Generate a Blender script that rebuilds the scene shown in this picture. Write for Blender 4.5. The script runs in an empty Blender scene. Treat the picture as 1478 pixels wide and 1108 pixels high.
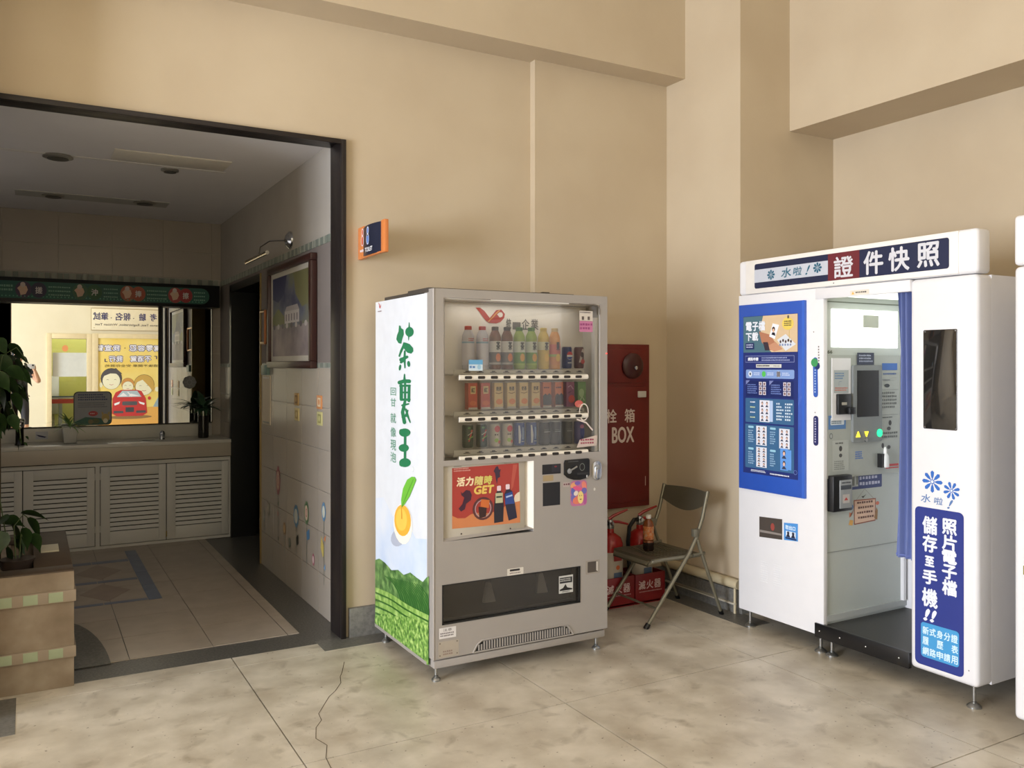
import bpy, bmesh, math, random
from mathutils import Vector, Matrix
sc = bpy.context.scene
C = sc.collection
RND = random.Random(11)

# ------------------------------------------------------------------ camera, light, exposure
H = 1.4736; TH = 0.5156; F = 1226.0
cd = bpy.data.cameras.new('camera'); cam = bpy.data.objects.new('camera', cd); C.objects.link(cam)
cam.location = (0, 0, H); cam.rotation_euler = (math.pi/2, 0, -TH)
cd.sensor_width = 36; cd.lens = F/1478*36; cd.shift_y = -26.9/1478; cd.clip_start = 0.02
sc.camera = cam
sc.view_settings.view_transform = 'Standard'; sc.view_settings.look = 'None'
sc.view_settings.gamma = 1; sc.view_settings.use_curve_mapping = False
sc.view_settings.exposure = 0.0
w = bpy.data.worlds.new('world'); sc.world = w; w.use_nodes = True
bg = w.node_tree.nodes['Background']; bg.inputs[0].default_value = (0.82, 0.91, 1.0, 1); bg.inputs[1].default_value = 2.2
def area(name, loc, rot, sx, sy, power, col):
    l = bpy.data.lights.new(name, 'AREA'); l.shape = 'RECTANGLE'; l.size = sx; l.size_y = sy
    l.energy = power; l.color = col
    o = bpy.data.objects.new(name, l); o.location = loc; o.rotation_euler = rot; C.objects.link(o); return o
# daylight in the wide entrance of the left wall, shining towards +x
area('entrance_daylight', (-5.9, 0.95, 1.3), (0, -math.pi/2, 0), 2.4, 2.9, 640, (0.925, 0.98, 1.09))
# unseen overhead fill, added to lift the ambient light of the lobby
area('lobby_fill_light', (1.0, 0.6, 4.2), (0, 0, 0), 1.2, 2.6, 8, (1.0, 0.93, 0.84))
area('hall_fill_light', (-2.6, 0.6, 4.2), (0, 0, 0), 1.2, 2.6, 6, (1.0, 0.93, 0.84))
area('rear_fill_light', (1.4, -1.9, 4.1), (0.45, 0, 0), 3.0, 0.6, 18, (1.0, 0.93, 0.8))  # added to brighten the rear wall that the mirror reflects
area('restroom_fill_light', (-1.55, 6.0, 1.9), (0, -1.75, 0), 1.0, 1.0, 4.5, (1.0, 0.95, 0.9))  # no known window; soft fill added to lift the restroom ceiling
area('display_fill_light', (2.1, 3.66, 1.775), (0, 0, 0), 0.7, 0.03, 0.35, (1.0, 0.97, 0.92))  # weak fill added inside the otherwise unlit drinks window
area('office_fill_light', (1.0, -3.9, 2.75), (0, 0, 0), 2.0, 0.6, 30, (1.0, 1.0, 0.94))  # added fill so the office behind the glass door is not dark
sc.cycles.max_bounces = 8; sc.cycles.diffuse_bounces = 5; sc.cycles.glossy_bounces = 4; sc.cycles.transparent_max_bounces = 12
sc.cycles.sample_clamp_indirect = 6.0

# ------------------------------------------------------------------ helpers
def lin(c):
    return tuple((v/255/12.92 if v/255 <= 0.04045 else ((v/255+0.055)/1.055)**2.4) for v in c[:3]) + (1,)
MC = {}
def mat(col, rough=0.5, metal=0.0, var=0.03, scale=14, bump=0.0, emit=0.0, spec=0.5, coat=0.0, name=None):
    key = (tuple(col), rough, metal, var, scale, bump, emit, spec, coat)
    if key in MC: return MC[key]
    m = bpy.data.materials.new(name or 'paint'); m.use_nodes = True
    nt = m.node_tree; b = nt.nodes['Principled BSDF']
    b.inputs['Roughness'].default_value = rough; b.inputs['Metallic'].default_value = metal
    b.inputs['Specular IOR Level'].default_value = spec; b.inputs['Coat Weight'].default_value = coat
    c = lin(col)
    if var or bump:
        tc = nt.nodes.new('ShaderNodeTexCoord'); no = nt.nodes.new('ShaderNodeTexNoise')
        no.inputs['Scale'].default_value = scale; no.inputs['Detail'].default_value = 4
        nt.links.new(tc.outputs['Object'], no.inputs['Vector'])
        rp = nt.nodes.new('ShaderNodeValToRGB')
        rp.color_ramp.elements[0].position = 0.3; rp.color_ramp.elements[1].position = 0.7
        rp.color_ramp.elements[0].color = tuple(x*(1-var) for x in c[:3])+(1,)
        rp.color_ramp.elements[1].color = tuple(min(1, x*(1+var)) for x in c[:3])+(1,)
        nt.links.new(no.outputs['Fac'], rp.inputs['Fac']); nt.links.new(rp.outputs['Color'], b.inputs['Base Color'])
        if bump:
            bp = nt.nodes.new('ShaderNodeBump'); bp.inputs['Strength'].default_value = bump; bp.inputs['Distance'].default_value = 0.01
            nt.links.new(no.outputs['Fac'], bp.inputs['Height']); nt.links.new(bp.outputs['Normal'], b.inputs['Normal'])
    else:
        b.inputs['Base Color'].default_value = c
    if emit:
        b.inputs['Emission Color'].default_value = c; b.inputs['Emission Strength'].default_value = emit
    MC[key] = m; return m
def pmat(col): return mat(col, 0.45, 0, 0.02, 30)

def noise_mat(name, cols, scale, detail=6, rough=0.5, bump=0.0, voronoi=0, vcol=None, vsize=0.15, lowscale=0, lowcol=None, stretch=None, bd=0.01, rough2=None):
    m = bpy.data.materials.new(name); m.use_nodes = True; nt = m.node_tree; b = nt.nodes['Principled BSDF']
    N = nt.nodes.new; L = nt.links.new
    tc = N('ShaderNodeTexCoord'); src = tc.outputs['Object']
    if stretch:
        mp = N('ShaderNodeMapping'); mp.inputs['Scale'].default_value = stretch; L(src, mp.inputs['Vector']); src = mp.outputs[0]
    no = N('ShaderNodeTexNoise'); no.inputs['Scale'].default_value = scale; no.inputs['Detail'].default_value = detail
    L(src, no.inputs['Vector'])
    rp = N('ShaderNodeValToRGB'); els = rp.color_ramp.elements
    n = len(cols)
    for i, c in enumerate(cols):
        p = 0.32+0.36*i/(n-1)
        e = els[i] if i < 2 else els.new(p)
        e.position = p
    for i, c in enumerate(cols): els[i].color = lin(c)
    L(no.outputs['Fac'], rp.inputs['Fac']); out = rp.outputs['Color']
    if voronoi:
        vo = N('ShaderNodeTexVoronoi'); vo.inputs['Scale'].default_value = voronoi; L(src, vo.inputs['Vector'])
        th = N('ShaderNodeMath'); th.operation = 'LESS_THAN'; th.inputs[1].default_value = vsize; L(vo.outputs['Distance'], th.inputs[0])
        mx = N('ShaderNodeMix'); mx.data_type = 'RGBA'; L(th.outputs[0], mx.inputs['Factor']); L(out, mx.inputs['A']); mx.inputs['B'].default_value = lin(vcol); out = mx.outputs['Result']
    if lowscale:
        n2 = N('ShaderNodeTexNoise'); n2.inputs['Scale'].default_value = lowscale; n2.inputs['Detail'].default_value = 5; L(src, n2.inputs['Vector'])
        r2 = N('ShaderNodeValToRGB'); r2.color_ramp.elements[0].position = 0.5; r2.color_ramp.elements[1].position = 0.72
        r2.color_ramp.elements[1].color = (0.85, 0.85, 0.85, 1)
        L(n2.outputs['Fac'], r2.inputs['Fac'])
        m2 = N('ShaderNodeMix'); m2.data_type = 'RGBA'; L(r2.outputs['Color'], m2.inputs['Factor']); L(out, m2.inputs['A']); m2.inputs['B'].default_value = lin(lowcol); out = m2.outputs['Result']
    L(out, b.inputs['Base Color']); b.inputs['Roughness'].default_value = rough
    if rough2 is not None:
        mr = N('ShaderNodeMapRange'); mr.inputs['To Min'].default_value = rough; mr.inputs['To Max'].default_value = rough2
        L(no.outputs['Fac'], mr.inputs['Value']); L(mr.outputs[0], b.inputs['Roughness'])
    if bump:
        bp = N('ShaderNodeBump'); bp.inputs['Strength'].default_value = bump; bp.inputs['Distance'].default_value = bd
        L(no.outputs['Fac'], bp.inputs['Height']); L(bp.outputs['Normal'], b.inputs['Normal'])
    return m

def glass_mat(name, tint, fac, rough=0.02):
    m = bpy.data.materials.new(name); m.use_nodes = True; nt = m.node_tree; nt.nodes.clear(); N = nt.nodes.new; L = nt.links.new
    o = N('ShaderNodeOutputMaterial'); mx = N('ShaderNodeMixShader'); tr = N('ShaderNodeBsdfTransparent'); gl = N('ShaderNodeBsdfGlossy')
    fr = N('ShaderNodeFresnel'); fr.inputs['IOR'].default_value = 1.5
    ad = N('ShaderNodeMath'); ad.operation = 'ADD'; ad.inputs[1].default_value = fac
    tr.inputs[0].default_value = tint; gl.inputs['Roughness'].default_value = rough
    L(fr.outputs[0], ad.inputs[0]); L(ad.outputs[0], mx.inputs[0]); L(tr.outputs[0], mx.inputs[1]); L(gl.outputs[0], mx.inputs[2]); L(mx.outputs[0], o.inputs[0])
    return m

class MB:
    def __init__(s, m=None): s.v = []; s.f = []; s.mi = []; s.mats = []; s.m = m
    def mid(s, m):
        m = m or s.m
        if m not in s.mats: s.mats.append(m)
        return s.mats.index(m)
    def add(s, vs, fs, m=None):
        k = len(s.v); s.v += [Vector(p) for p in vs]; i = s.mid(m)
        for f in fs: s.f.append([k+a for a in f]); s.mi.append(i)
        return s
    def box(s, x0, y0, z0, x1, y1, z1, m=None):
        return s.add([(x0,y0,z0),(x1,y0,z0),(x1,y1,z0),(x0,y1,z0),(x0,y0,z1),(x1,y0,z1),(x1,y1,z1),(x0,y1,z1)],
            [(3,2,1,0),(4,5,6,7),(0,1,5,4),(1,2,6,5),(2,3,7,6),(3,0,4,7)], m)
    def tube(s, pts, r, n=8, m=None, caps=True):
        pts = [Vector(p) for p in pts]; rs = r if isinstance(r, (list, tuple)) else [r]*len(pts)
        ring = []; k = len(s.v); i = s.mid(m); up = None
        for a, p in enumerate(pts):
            d = (pts[min(a+1, len(pts)-1)]-pts[max(a-1, 0)]).normalized()
            if up is None: up = Vector((0,0,1)) if abs(d.z) < 0.9 else Vector((1,0,0))
            x = d.cross(up).normalized(); y = x.cross(d).normalized(); up = y
            for j in range(n):
                t = 2*math.pi*j/n; s.v.append(p+(x*math.cos(t)+y*math.sin(t))*rs[a])
        for a in range(len(pts)-1):
            for j in range(n):
                j2 = (j+1) % n; s.f.append([k+a*n+j, k+a*n+j2, k+(a+1)*n+j2, k+(a+1)*n+j]); s.mi.append(i)
        if caps:
            s.f.append([k+j for j in range(n)][::-1]); s.mi.append(i)
            s.f.append([k+(len(pts)-1)*n+j for j in range(n)]); s.mi.append(i)
        return s
    def lathe(s, c, prof, n=16, m=None, sx=1, sy=1, M=None):
        k = len(s.v); i = s.mid(m); c = Vector(c)
        for r, z in prof:
            for j in range(n):
                t = 2*math.pi*j/n; p = Vector((r*math.cos(t)*sx, r*math.sin(t)*sy, z))
                s.v.append(c+(M @ p if M else p))
        for a in range(len(prof)-1):
            for j in range(n):
                j2 = (j+1) % n; s.f.append([k+a*n+j, k+a*n+j2, k+(a+1)*n+j2, k+(a+1)*n+j]); s.mi.append(i)
        s.f.append([k+j for j in range(n)][::-1]); s.mi.append(i)
        s.f.append([k+(len(prof)-1)*n+j for j in range(n)]); s.mi.append(i)
        return s
    def prism(s, pts, fr, d0, d1, m=None):
        # polygon in a face frame, extruded from depth d0 (back) to d1 (front)
        n = len(pts); k = len(s.v); i = s.mid(m)
        for d in (d0, d1):
            for u, v in pts: s.v.append(fr.p(u, v, d))
        s.f.append([k+n+j for j in range(n)]); s.mi.append(i)
        s.f.append([k+j for j in range(n)][::-1]); s.mi.append(i)
        for j in range(n):
            j2 = (j+1) % n; s.f.append([k+j, k+j2, k+n+j2, k+n+j]); s.mi.append(i)
        return s
class Face:
    def __init__(s, o, u, v): s.o = Vector(o); s.u = Vector(u); s.v = Vector(v); s.n = s.u.cross(s.v)
    def p(s, u, v, d=0): return s.o+s.u*u+s.v*v+s.n*d
WL = {}
def finish(o, label=None, cat=None, group=None, kind=None):
    if label: o['label'] = label
    if cat: o['category'] = cat
    if group: o['group'] = group
    if kind: o['kind'] = kind
    return o
def obj(name, mb, parent=None, bevel=0, label=None, cat=None, group=None, kind=None, smooth=True, segs=2, org=None):
    me = bpy.data.meshes.new(name)
    if parent is not None: O = WL[parent]
    elif org is not None: O = Vector(org)
    else:
        xs = [v.x for v in mb.v]; ys = [v.y for v in mb.v]; zs = [v.z for v in mb.v]
        O = Vector(((min(xs)+max(xs))/2, (min(ys)+max(ys))/2, min(zs)))
    me.from_pydata([v-O for v in mb.v], [], mb.f)
    for m in mb.mats: me.materials.append(m)
    me.polygons.foreach_set('material_index', mb.mi)
    if bevel:
        bm = bmesh.new(); bm.from_mesh(me)
        es = [e for e in bm.edges if len(e.link_faces) == 2 and e.calc_face_angle(0) > 0.6]
        bmesh.ops.bevel(bm, geom=es, offset=bevel, segments=segs, affect='EDGES', profile=0.5, clamp_overlap=True)
        bm.to_mesh(me); bm.free()
    if smooth:
        me.polygons.foreach_set('use_smooth', [True]*len(me.polygons)); me.set_sharp_from_angle(angle=0.65)
    me.update()
    o = bpy.data.objects.new(name, me); C.objects.link(o)
    if parent is not None: o.parent = parent; WL[o] = O
    else: o.location = O; WL[o] = O
    return finish(o, label, cat, group, kind)
def thing(name, label, cat, loc, group=None):
    o = bpy.data.objects.new(name, None); C.objects.link(o); o.location = loc; o.empty_display_size = 0.1
    WL[o] = Vector(loc); return finish(o, label, cat, group)
def struct(name, mb, parent=None, bevel=0): return obj(name, mb, parent, bevel, kind=None if parent else 'structure', org=(0,0,0) if parent is None else None)
def copy_tree(o, loc, label=None, rotz=None):
    c = o.copy(); C.objects.link(c); c.location = loc; WL[c] = Vector(loc)
    if label: c['label'] = label
    if rotz is not None: c.rotation_euler = (0, 0, rotz)
    for ch in list(o.children):
        d = ch.copy(); C.objects.link(d); d.parent = c
        for g in list(ch.children):
            e = g.copy(); C.objects.link(e); e.parent = d
    return c

TC = {}
def glyphs(s):
    if s in TC: return TC[s]
    cu = bpy.data.curves.new('t', 'FONT'); cu.body = s; cu.resolution_u = 3
    o = bpy.data.objects.new('t', cu); C.objects.link(o)
    dg = bpy.context.evaluated_depsgraph_get(); me = bpy.data.meshes.new_from_object(o.evaluated_get(dg))
    vs = [(v.co.x, v.co.y) for v in me.vertices]; fs = [list(p.vertices) for p in me.polygons]
    bpy.data.objects.remove(o); bpy.data.curves.remove(cu); bpy.data.meshes.remove(me)
    if not vs: vs = [(0,0),(1,0),(1,1)]; fs = [[0,1,2]]
    x0 = min(v[0] for v in vs); x1 = max(v[0] for v in vs); y0 = min(v[1] for v in vs); y1 = max(v[1] for v in vs)
    r = ([((x-x0)/(x1-x0 or 1), (y-y0)/(y1-y0 or 1)) for x, y in vs], fs); TC[s] = r; return r
def ell(u, v, ru, rv, n=20, a0=0, a1=2*math.pi, rot=0):
    out = []
    for i in range(n):
        t = a0+(a1-a0)*i/(n if abs(a1-a0-2*math.pi) < 1e-6 else n-1)
        x, y = ru*math.cos(t), rv*math.sin(t); out.append((u+x*math.cos(rot)-y*math.sin(rot), v+x*math.sin(rot)+y*math.cos(rot)))
    return out
def rr(u0, v0, u1, v1, r, n=5):
    out = []
    for cu, cv, a in ((u1-r, v0+r, -90), (u1-r, v1-r, 0), (u0+r, v1-r, 90), (u0+r, v0+r, 180)):
        for i in range(n+1):
            t = math.radians(a+90*i/n); out.append((cu+r*math.cos(t), cv+r*math.sin(t)))
    return out
class Art:
    STEP = 0.0005
    def __init__(s, fr, base=0.0006): s.fr = fr; s.b = base; s.mb = MB(); s.k = 0
    def m(s, c): return c if isinstance(c, bpy.types.Material) else pmat(c)
    def poly(s, pts, c, l=0): 
        s.k = (s.k+1) % 36; d = s.b+l*s.STEP+s.k*1.2e-5
        s.mb.add([s.fr.p(u, v, d) for u, v in pts], [list(range(len(pts)))], s.m(c)); return s
    def rect(s, u0, v0, u1, v1, c, l=0): return s.poly([(u0,v0),(u1,v0),(u1,v1),(u0,v1)], c, l)
    def rrect(s, u0, v0, u1, v1, r, c, l=0): return s.poly(rr(u0,v0,u1,v1,r), c, l)
    def disc(s, u, v, ru, rv, c, l=0, rot=0, n=20): return s.poly(ell(u,v,ru,rv,n,rot=rot), c, l)
    def ring(s, u, v, ru, rv, w, c, l=0, n=20, a0=0, a1=2*math.pi):
        full = abs(a1-a0-2*math.pi) < 1e-6
        for i in range(n):
            t0 = a0+(a1-a0)*i/n; t1 = a0+(a1-a0)*(i+1)/n
            s.poly([(u+(ru-w)*math.cos(t0), v+(rv-w)*math.sin(t0)), (u+ru*math.cos(t0), v+rv*math.sin(t0)),
                    (u+ru*math.cos(t1), v+rv*math.sin(t1)), (u+(ru-w)*math.cos(t1), v+(rv-w)*math.sin(t1))], c, l)
        return s
    def line(s, pts, w, c, l=0, round_=False):
        ws = w if isinstance(w, (list, tuple)) else [w]*len(pts)
        L = []; Rr = []
        for i, (x, y) in enumerate(pts):
            a = pts[max(i-1, 0)]; b = pts[min(i+1, len(pts)-1)]; dx, dy = b[0]-a[0], b[1]-a[1]; d = math.hypot(dx, dy) or 1
            L.append((x-dy/d*ws[i]/2, y+dx/d*ws[i]/2)); Rr.append((x+dy/d*ws[i]/2, y-dx/d*ws[i]/2))
        for i in range(len(pts)-1): s.poly([Rr[i], Rr[i+1], L[i+1], L[i]], c, l)
        if round_:
            for i, (x, y) in enumerate(pts): s.disc(x, y, ws[i]/2, ws[i]/2, c, l, n=12)
        return s
    def text(s, t, u0, v0, u1, v1, c, l=1, bold=0.0, slant=0.0):
        vs, fs = glyphs(t); W, Hh = u1-u0, v1-v0
        offs = [(0,0)] if not bold else [(-bold,0),(bold,0),(0,-bold),(0,bold)]
        for ox, oy in offs:
            s.k = (s.k+1) % 36; d = s.b+l*s.STEP+s.k*1.2e-5
            s.mb.add([s.fr.p(u0+x*W+ox+slant*y*Hh, v0+y*Hh+oy, d) for x, y in vs], fs, s.m(c))
        return s
    def scrib(s, u0, v0, u1, v1, rows, c, l=1, fill=0.85, char=None):
        rh = (v1-v0)/rows
        for r in range(rows):
            y1 = v1-r*rh-rh*0.15; y0 = v1-(r+1)*rh+rh*0.25; x = u0; end = u0+(u1-u0)*(fill+(1-fill)*RND.random())
            cw = char or rh*0.8
            while x < end-cw*0.4:
                s.rect(x, y0+RND.random()*rh*0.08, x+cw*RND.uniform(0.6, 0.85), y1-RND.random()*rh*0.08, c, l); x += cw
        return s
    def build(s, name, parent=None, **k): return obj(name, s.mb, parent, smooth=False, **k)
def P(px, py, Y):   # a point of the photograph on the wall plane y=Y
    a = (px-739)/F; s, c = math.sin(TH), math.cos(TH); t = Y/(c-a*s)
    return (s+a*c)*t, H-(py-527.1)/F*t

# ------------------------------------------------------------------ materials
M_WALL = noise_mat('cream_wall_paint', [(187,170,144),(194,178,152)], 2.2, 5, 0.75, 0.05)
M_CEIL = noise_mat('white_ceiling_paint', [(222,219,220),(228,225,226)], 2.0, 4, 0.8)
_unused = None and noise_mat('beige_terrazzo', [(178,163,138),(197,183,158),(206,194,170)], 9, 8, 0.30, 0.04, voronoi=34, vcol=(146,131,108), vsize=0.17, lowscale=1.7, lowcol=(150,139,120), rough2=0.45)
def floor_material():
    m = bpy.data.materials.new('stained_terrazzo'); m.use_nodes = True; nt = m.node_tree; b = nt.nodes['Principled BSDF']; N = nt.nodes.new; L = nt.links.new
    tc = N('ShaderNodeTexCoord')
    def noise(sc_, det, dist=0.0):
        n = N('ShaderNodeTexNoise'); n.inputs['Scale'].default_value = sc_; n.inputs['Detail'].default_value = det; n.inputs['Distortion'].default_value = dist; L(tc.outputs['Object'], n.inputs['Vector']); return n.outputs['Fac']
    def ramp(src, stops):
        r_ = N('ShaderNodeValToRGB'); e = r_.color_ramp.elements
        for i, (p, c) in enumerate(stops):
            el = e[i] if i < 2 else e.new(p)
            el.position = p; el.color = lin(c) if max(c) > 1 else tuple(c)+(1,)
        L(src, r_.inputs['Fac']); return r_.outputs['Color']
    def mix(f, a, c, k=1.0):
        x = N('ShaderNodeMix'); x.data_type = 'RGBA'
        mm = N('ShaderNodeMath'); mm.operation = 'MULTIPLY'; mm.inputs[1].default_value = k; L(f, mm.inputs[0]); L(mm.outputs[0], x.inputs['Factor'])
        L(a, x.inputs['A']); x.inputs['B'].default_value = lin(c); return x.outputs['Result']
    col = ramp(noise(5, 9), [(0.32,(180,169,151)),(0.68,(214,205,189)),(0.5,(198,189,172))])
    g = ramp(noise(1.3, 8, .6), [(0.52,(0,0,0)),(0.72,(1,1,1))]); col = mix(g, col, (138,128,112), .55)
    g2 = ramp(noise(8, 8, .4), [(0.58,(0,0,0)),(0.74,(1,1,1))]); col = mix(g2, col, (134,122,102), .6)
    sp = ramp(noise(46, 3), [(0.685,(0,0,0)),(0.73,(1,1,1))]); col = mix(sp, col, (96,82,64), .75)
    ws = ramp(noise(60, 3), [(0.69,(0,0,0)),(0.75,(1,1,1))]); col = mix(ws, col, (220,210,190), .6)
    L(col, b.inputs['Base Color'])
    rr_ = N('ShaderNodeMapRange'); rr_.inputs['To Min'].default_value = .28; rr_.inputs['To Max'].default_value = .46; L(noise(3, 5), rr_.inputs['Value']); L(rr_.outputs[0], b.inputs['Roughness'])
    return m
M_FLOOR = floor_material()
M_GRAN = noise_mat('dark_granite', [(66,65,62),(84,82,78),(104,101,96)], 90, 4, 0.35)
M_GRANL = noise_mat('grey_granite', [(96,94,90),(118,116,110)], 60, 5, 0.4)
M_FRAME = mat((38,32,31), 0.4, 0.3)
M_WHITE = mat((227,226,228), 0.32, 0, 0.01)
M_VEND = mat((157,151,145), 0.38, 0.05, 0.02, 5)
M_DARK = mat((22,22,24), 0.35)
M_CHROME = mat((200,202,206), 0.18, 1.0, 0.0)
M_STEEL = mat((165,166,165), 0.3, 0.9, 0.0)
M_TILEW = mat((170,160,148), 0.25, 0, 0.03, 3)
M_GROUT = mat((120,114,104), 0.8)
M_BLACK = mat((10,10,11), 0.4)
M_GLASS = glass_mat('display_glass', (0.96,0.96,0.95,1), 0.0)
M_MIRROR = bpy.data.materials.new('mirror_silver'); M_MIRROR.use_nodes = True
_b = M_MIRROR.node_tree.nodes['Principled BSDF']; _b.inputs['Metallic'].default_value = 1; _b.inputs['Roughness'].default_value = 0.0; _b.inputs['Base Color'].default_value = (0.9,0.92,0.9,1)

# ------------------------------------------------------------------ floor
fl = struct('floor', MB(mat((92,84,70), 0.9)).box(-6.2,-3.2,-0.15,4.9,8.9,-0.02))
gx = [0.88+1.15*k for k in range(-6, 4)]; gy = [4.275-1.163*k for k in range(0, 8)][::-1]
xs = [-6.0]+gx+[4.6]; ys = [-3.2]+[y for y in gy if y > -3.2]+[4.42]
for i in range(len(xs)-1):
    for j in range(len(ys)-1):
        x0, x1, y0, y1 = xs[i], xs[i+1], ys[j], ys[j+1]
        if x1-x0 < 0.05: continue
        g = 0.0028
        struct('floor_slab', MB(M_FLOOR).box(x0+g, y0+g, -0.02, x1-g, y1-(g if j < len(ys)-2 else 0), 0.0), fl)
cr = [(1.357,4.084),(1.30,3.95),(1.27,3.9),(1.254,3.824),(1.20,3.74),(1.155,3.69),(1.119,3.622),(1.06,3.53),(1.05,3.46),(1.007,3.4),(0.985,3.3),(1.003,3.221),(0.97,3.12),(0.953,3.035),(0.99,2.9),(0.96,2.75)]
A = Art(Face((0,0,0),(1,0,0),(0,1,0)), 0.0006)
A.line([(x+RND.uniform(-.006,.006), y) for x, y in cr], 0.0032, mat((96,84,66), 0.9))
A.build('floor_crack', fl)
# granite strips beside the walls and in the restroom doorway
g = MB(M_GRANL).box(1.32,4.285,-0.02,2.0,4.46,0.0012).box(2.0,4.285,-0.02,3.52,4.46,0.0012).box(3.50,3.5,-0.02,3.68,4.30,0.0014).box(-0.7,3.93,-0.02,-0.055,4.36,0.0012)
struct('trim_1', g)
rf = struct('floor', MB(M_GRAN).box(-1.6,4.42,-0.05,3.2,8.3,0.0))
txs = [-1.168,-0.768,-0.368,0.032,0.432,0.833,1.222]; tys = [4.64,5.03,5.42,5.81,6.20,6.60,7.0,7.40,7.60]
M_FT = noise_mat('restroom_floor_tile', [(158,146,132),(172,160,146)], 7, 4, 0.35)
M_FT2 = noise_mat('restroom_floor_tile_brown', [(140,122,110),(152,134,120)], 7, 4, 0.35)
M_FTB = noise_mat('restroom_floor_tile_blue', [(96,108,132),(110,122,146)], 9, 4, 0.35)
for i in range(len(txs)-1):
    for j in range(len(tys)-1):
        struct('floor_tile', MB(M_FT).box(txs[i]+.002, tys[j]+.002, 0, txs[i+1]-.002, tys[j+1]-.002, 0.003), rf)
for j in range(len(tys)-1):
    struct('border_tile', MB(M_FT).box(1.226, tys[j]+.002, 0, 1.285, tys[j+1]-.002, 0.003), rf)
for (x0,y0,x1,y1) in ((0.645,5.76,0.725,6.16),(0.645,6.165,0.725,6.56),(0.645,6.565,0.725,6.96),(0.645,6.965,0.725,7.36),(-0.2,6.98,0.13,7.06),(0.135,6.98,0.39,7.06),(0.395,6.98,0.64,7.06),(-0.2,6.36,0.13,6.42),(0.135,6.36,0.39,6.42),(0.395,6.36,0.64,6.42),(-0.2,5.77,0.13,5.82),(0.135,5.77,0.39,5.82),(0.395,5.77,0.64,5.82)):
    struct('blue_inlay_tile', MB(M_FTB).box(x0,y0,0.0025,x1,y1,0.0042), rf)
UPF = Face((0,0,0),(1,0,0),(0,1,0))
for cx, cy in ((0.11,6.09),(0.42,6.09),(0.11,6.7),(0.42,6.7)):
    struct('diamond_inlay_tile', MB(M_FT2).prism([(cx-.15,cy),(cx,cy-.24),(cx+.15,cy),(cx,cy+.24)], UPF, 0.0025, 0.0040), rf)
struct('granite_corner', MB(M_GRAN).prism([(-1.2,4.60)]+[(0.345*math.cos(t)**0.7 if math.cos(t)>0 else 0, 4.62+0.95*math.sin(t)) for t in [math.pi/2*i/12 for i in range(13)]]+[(-1.2,5.57)], UPF, 0.0025, 0.005), rf)

# ------------------------------------------------------------------ lobby shell
ZC = 4.3
wb = MB(M_WALL)
wb.box(-0.2,4.45,2.69,1.478,4.60,ZC).box(1.478,4.45,0,2.65,4.60,ZC).box(2.65,4.395,0,3.75,4.60,ZC).box(-6.1,4.45,0,-0.2,4.60,ZC)
struct('wall_back', wb)
struct('wall_pillar', MB(M_WALL).box(-0.85,4.09,0,-0.2,4.6,ZC))
struct('trim_2', MB(M_WALL).box(-6.1,4.212,3.3194,3.75,4.55,ZC))          # beam along the back wall
struct('wall_column', MB(M_WALL).box(3.6694,3.7227,0,4.7,4.7,ZC))
wr = MB(M_WALL).box(4.4767,-3.1,0,4.7,3.75,ZC)
struct('wall_right', wr)
struct('trim_3', MB(M_WALL).box(4.083,-3.1,2.9196,4.6,3.75,ZC))           # beam along the right wall
wl = MB(M_WALL).box(-6.2,-3.1,0,-6.0,-1.2,ZC).box(-6.2,2.4,0,-6.0,4.6,ZC).box(-6.2,-1.2,2.75,-6.0,2.4,ZC)
struct('wall_left', wl)
struct('ceiling', MB(mat((226,216,196),0.8)).box(-6.2,-3.2,ZC,4.8,4.8,ZC+0.1))
M_WALLY = noise_mat('pale_yellow_wall_paint', [(222,213,184),(228,220,193)], 2.0, 5, 0.75)
wf = MB(M_WALLY).box(-6.2,-3.2,0,0.36,-3.0,ZC).box(0.36,-3.2,2.0,4.7,-3.0,ZC).box(0.975,-3.2,0,1.18,-3.0,2.0).box(2.9,-3.2,0,4.7,-3.0,2.0)
struct('wall_front', wf)
bb = MB(M_GRANL).box(1.50,4.425,0,2.65,4.452,0.158).box(2.65,4.375,0,3.66,4.40,0.15).box(3.645,3.73,0,3.672,4.40,0.14).box(3.66,3.70,0,4.4,3.7235,0.14)
struct('baseboard_back', bb, bevel=0.003)
# opening frame: thin steel lining of the wall opening
fr_ = MB(M_FRAME).box(1.453,4.422,0,1.480,4.445,2.690).box(1.453,4.445,0,1.477,4.615,2.685).box(-0.2,4.422,2.664,1.453,4.445,2.690).box(-0.2,4.445,2.682,1.453,4.615,2.690)
struct('trim_4', fr_, bevel=0.002)
struct('trim_5', MB(mat((196,182,150),0.5)).tube([(3.640,4.38,0.178),(3.640,3.70,0.178)],0.030,12).tube([(3.638,3.735,0.0),(3.638,3.735,0.178)],0.008,8))
struct('trim_6', MB(mat((182,174,158),0.6)).box(3.63,3.73,0.052,3.652,4.37,0.062))
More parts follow.
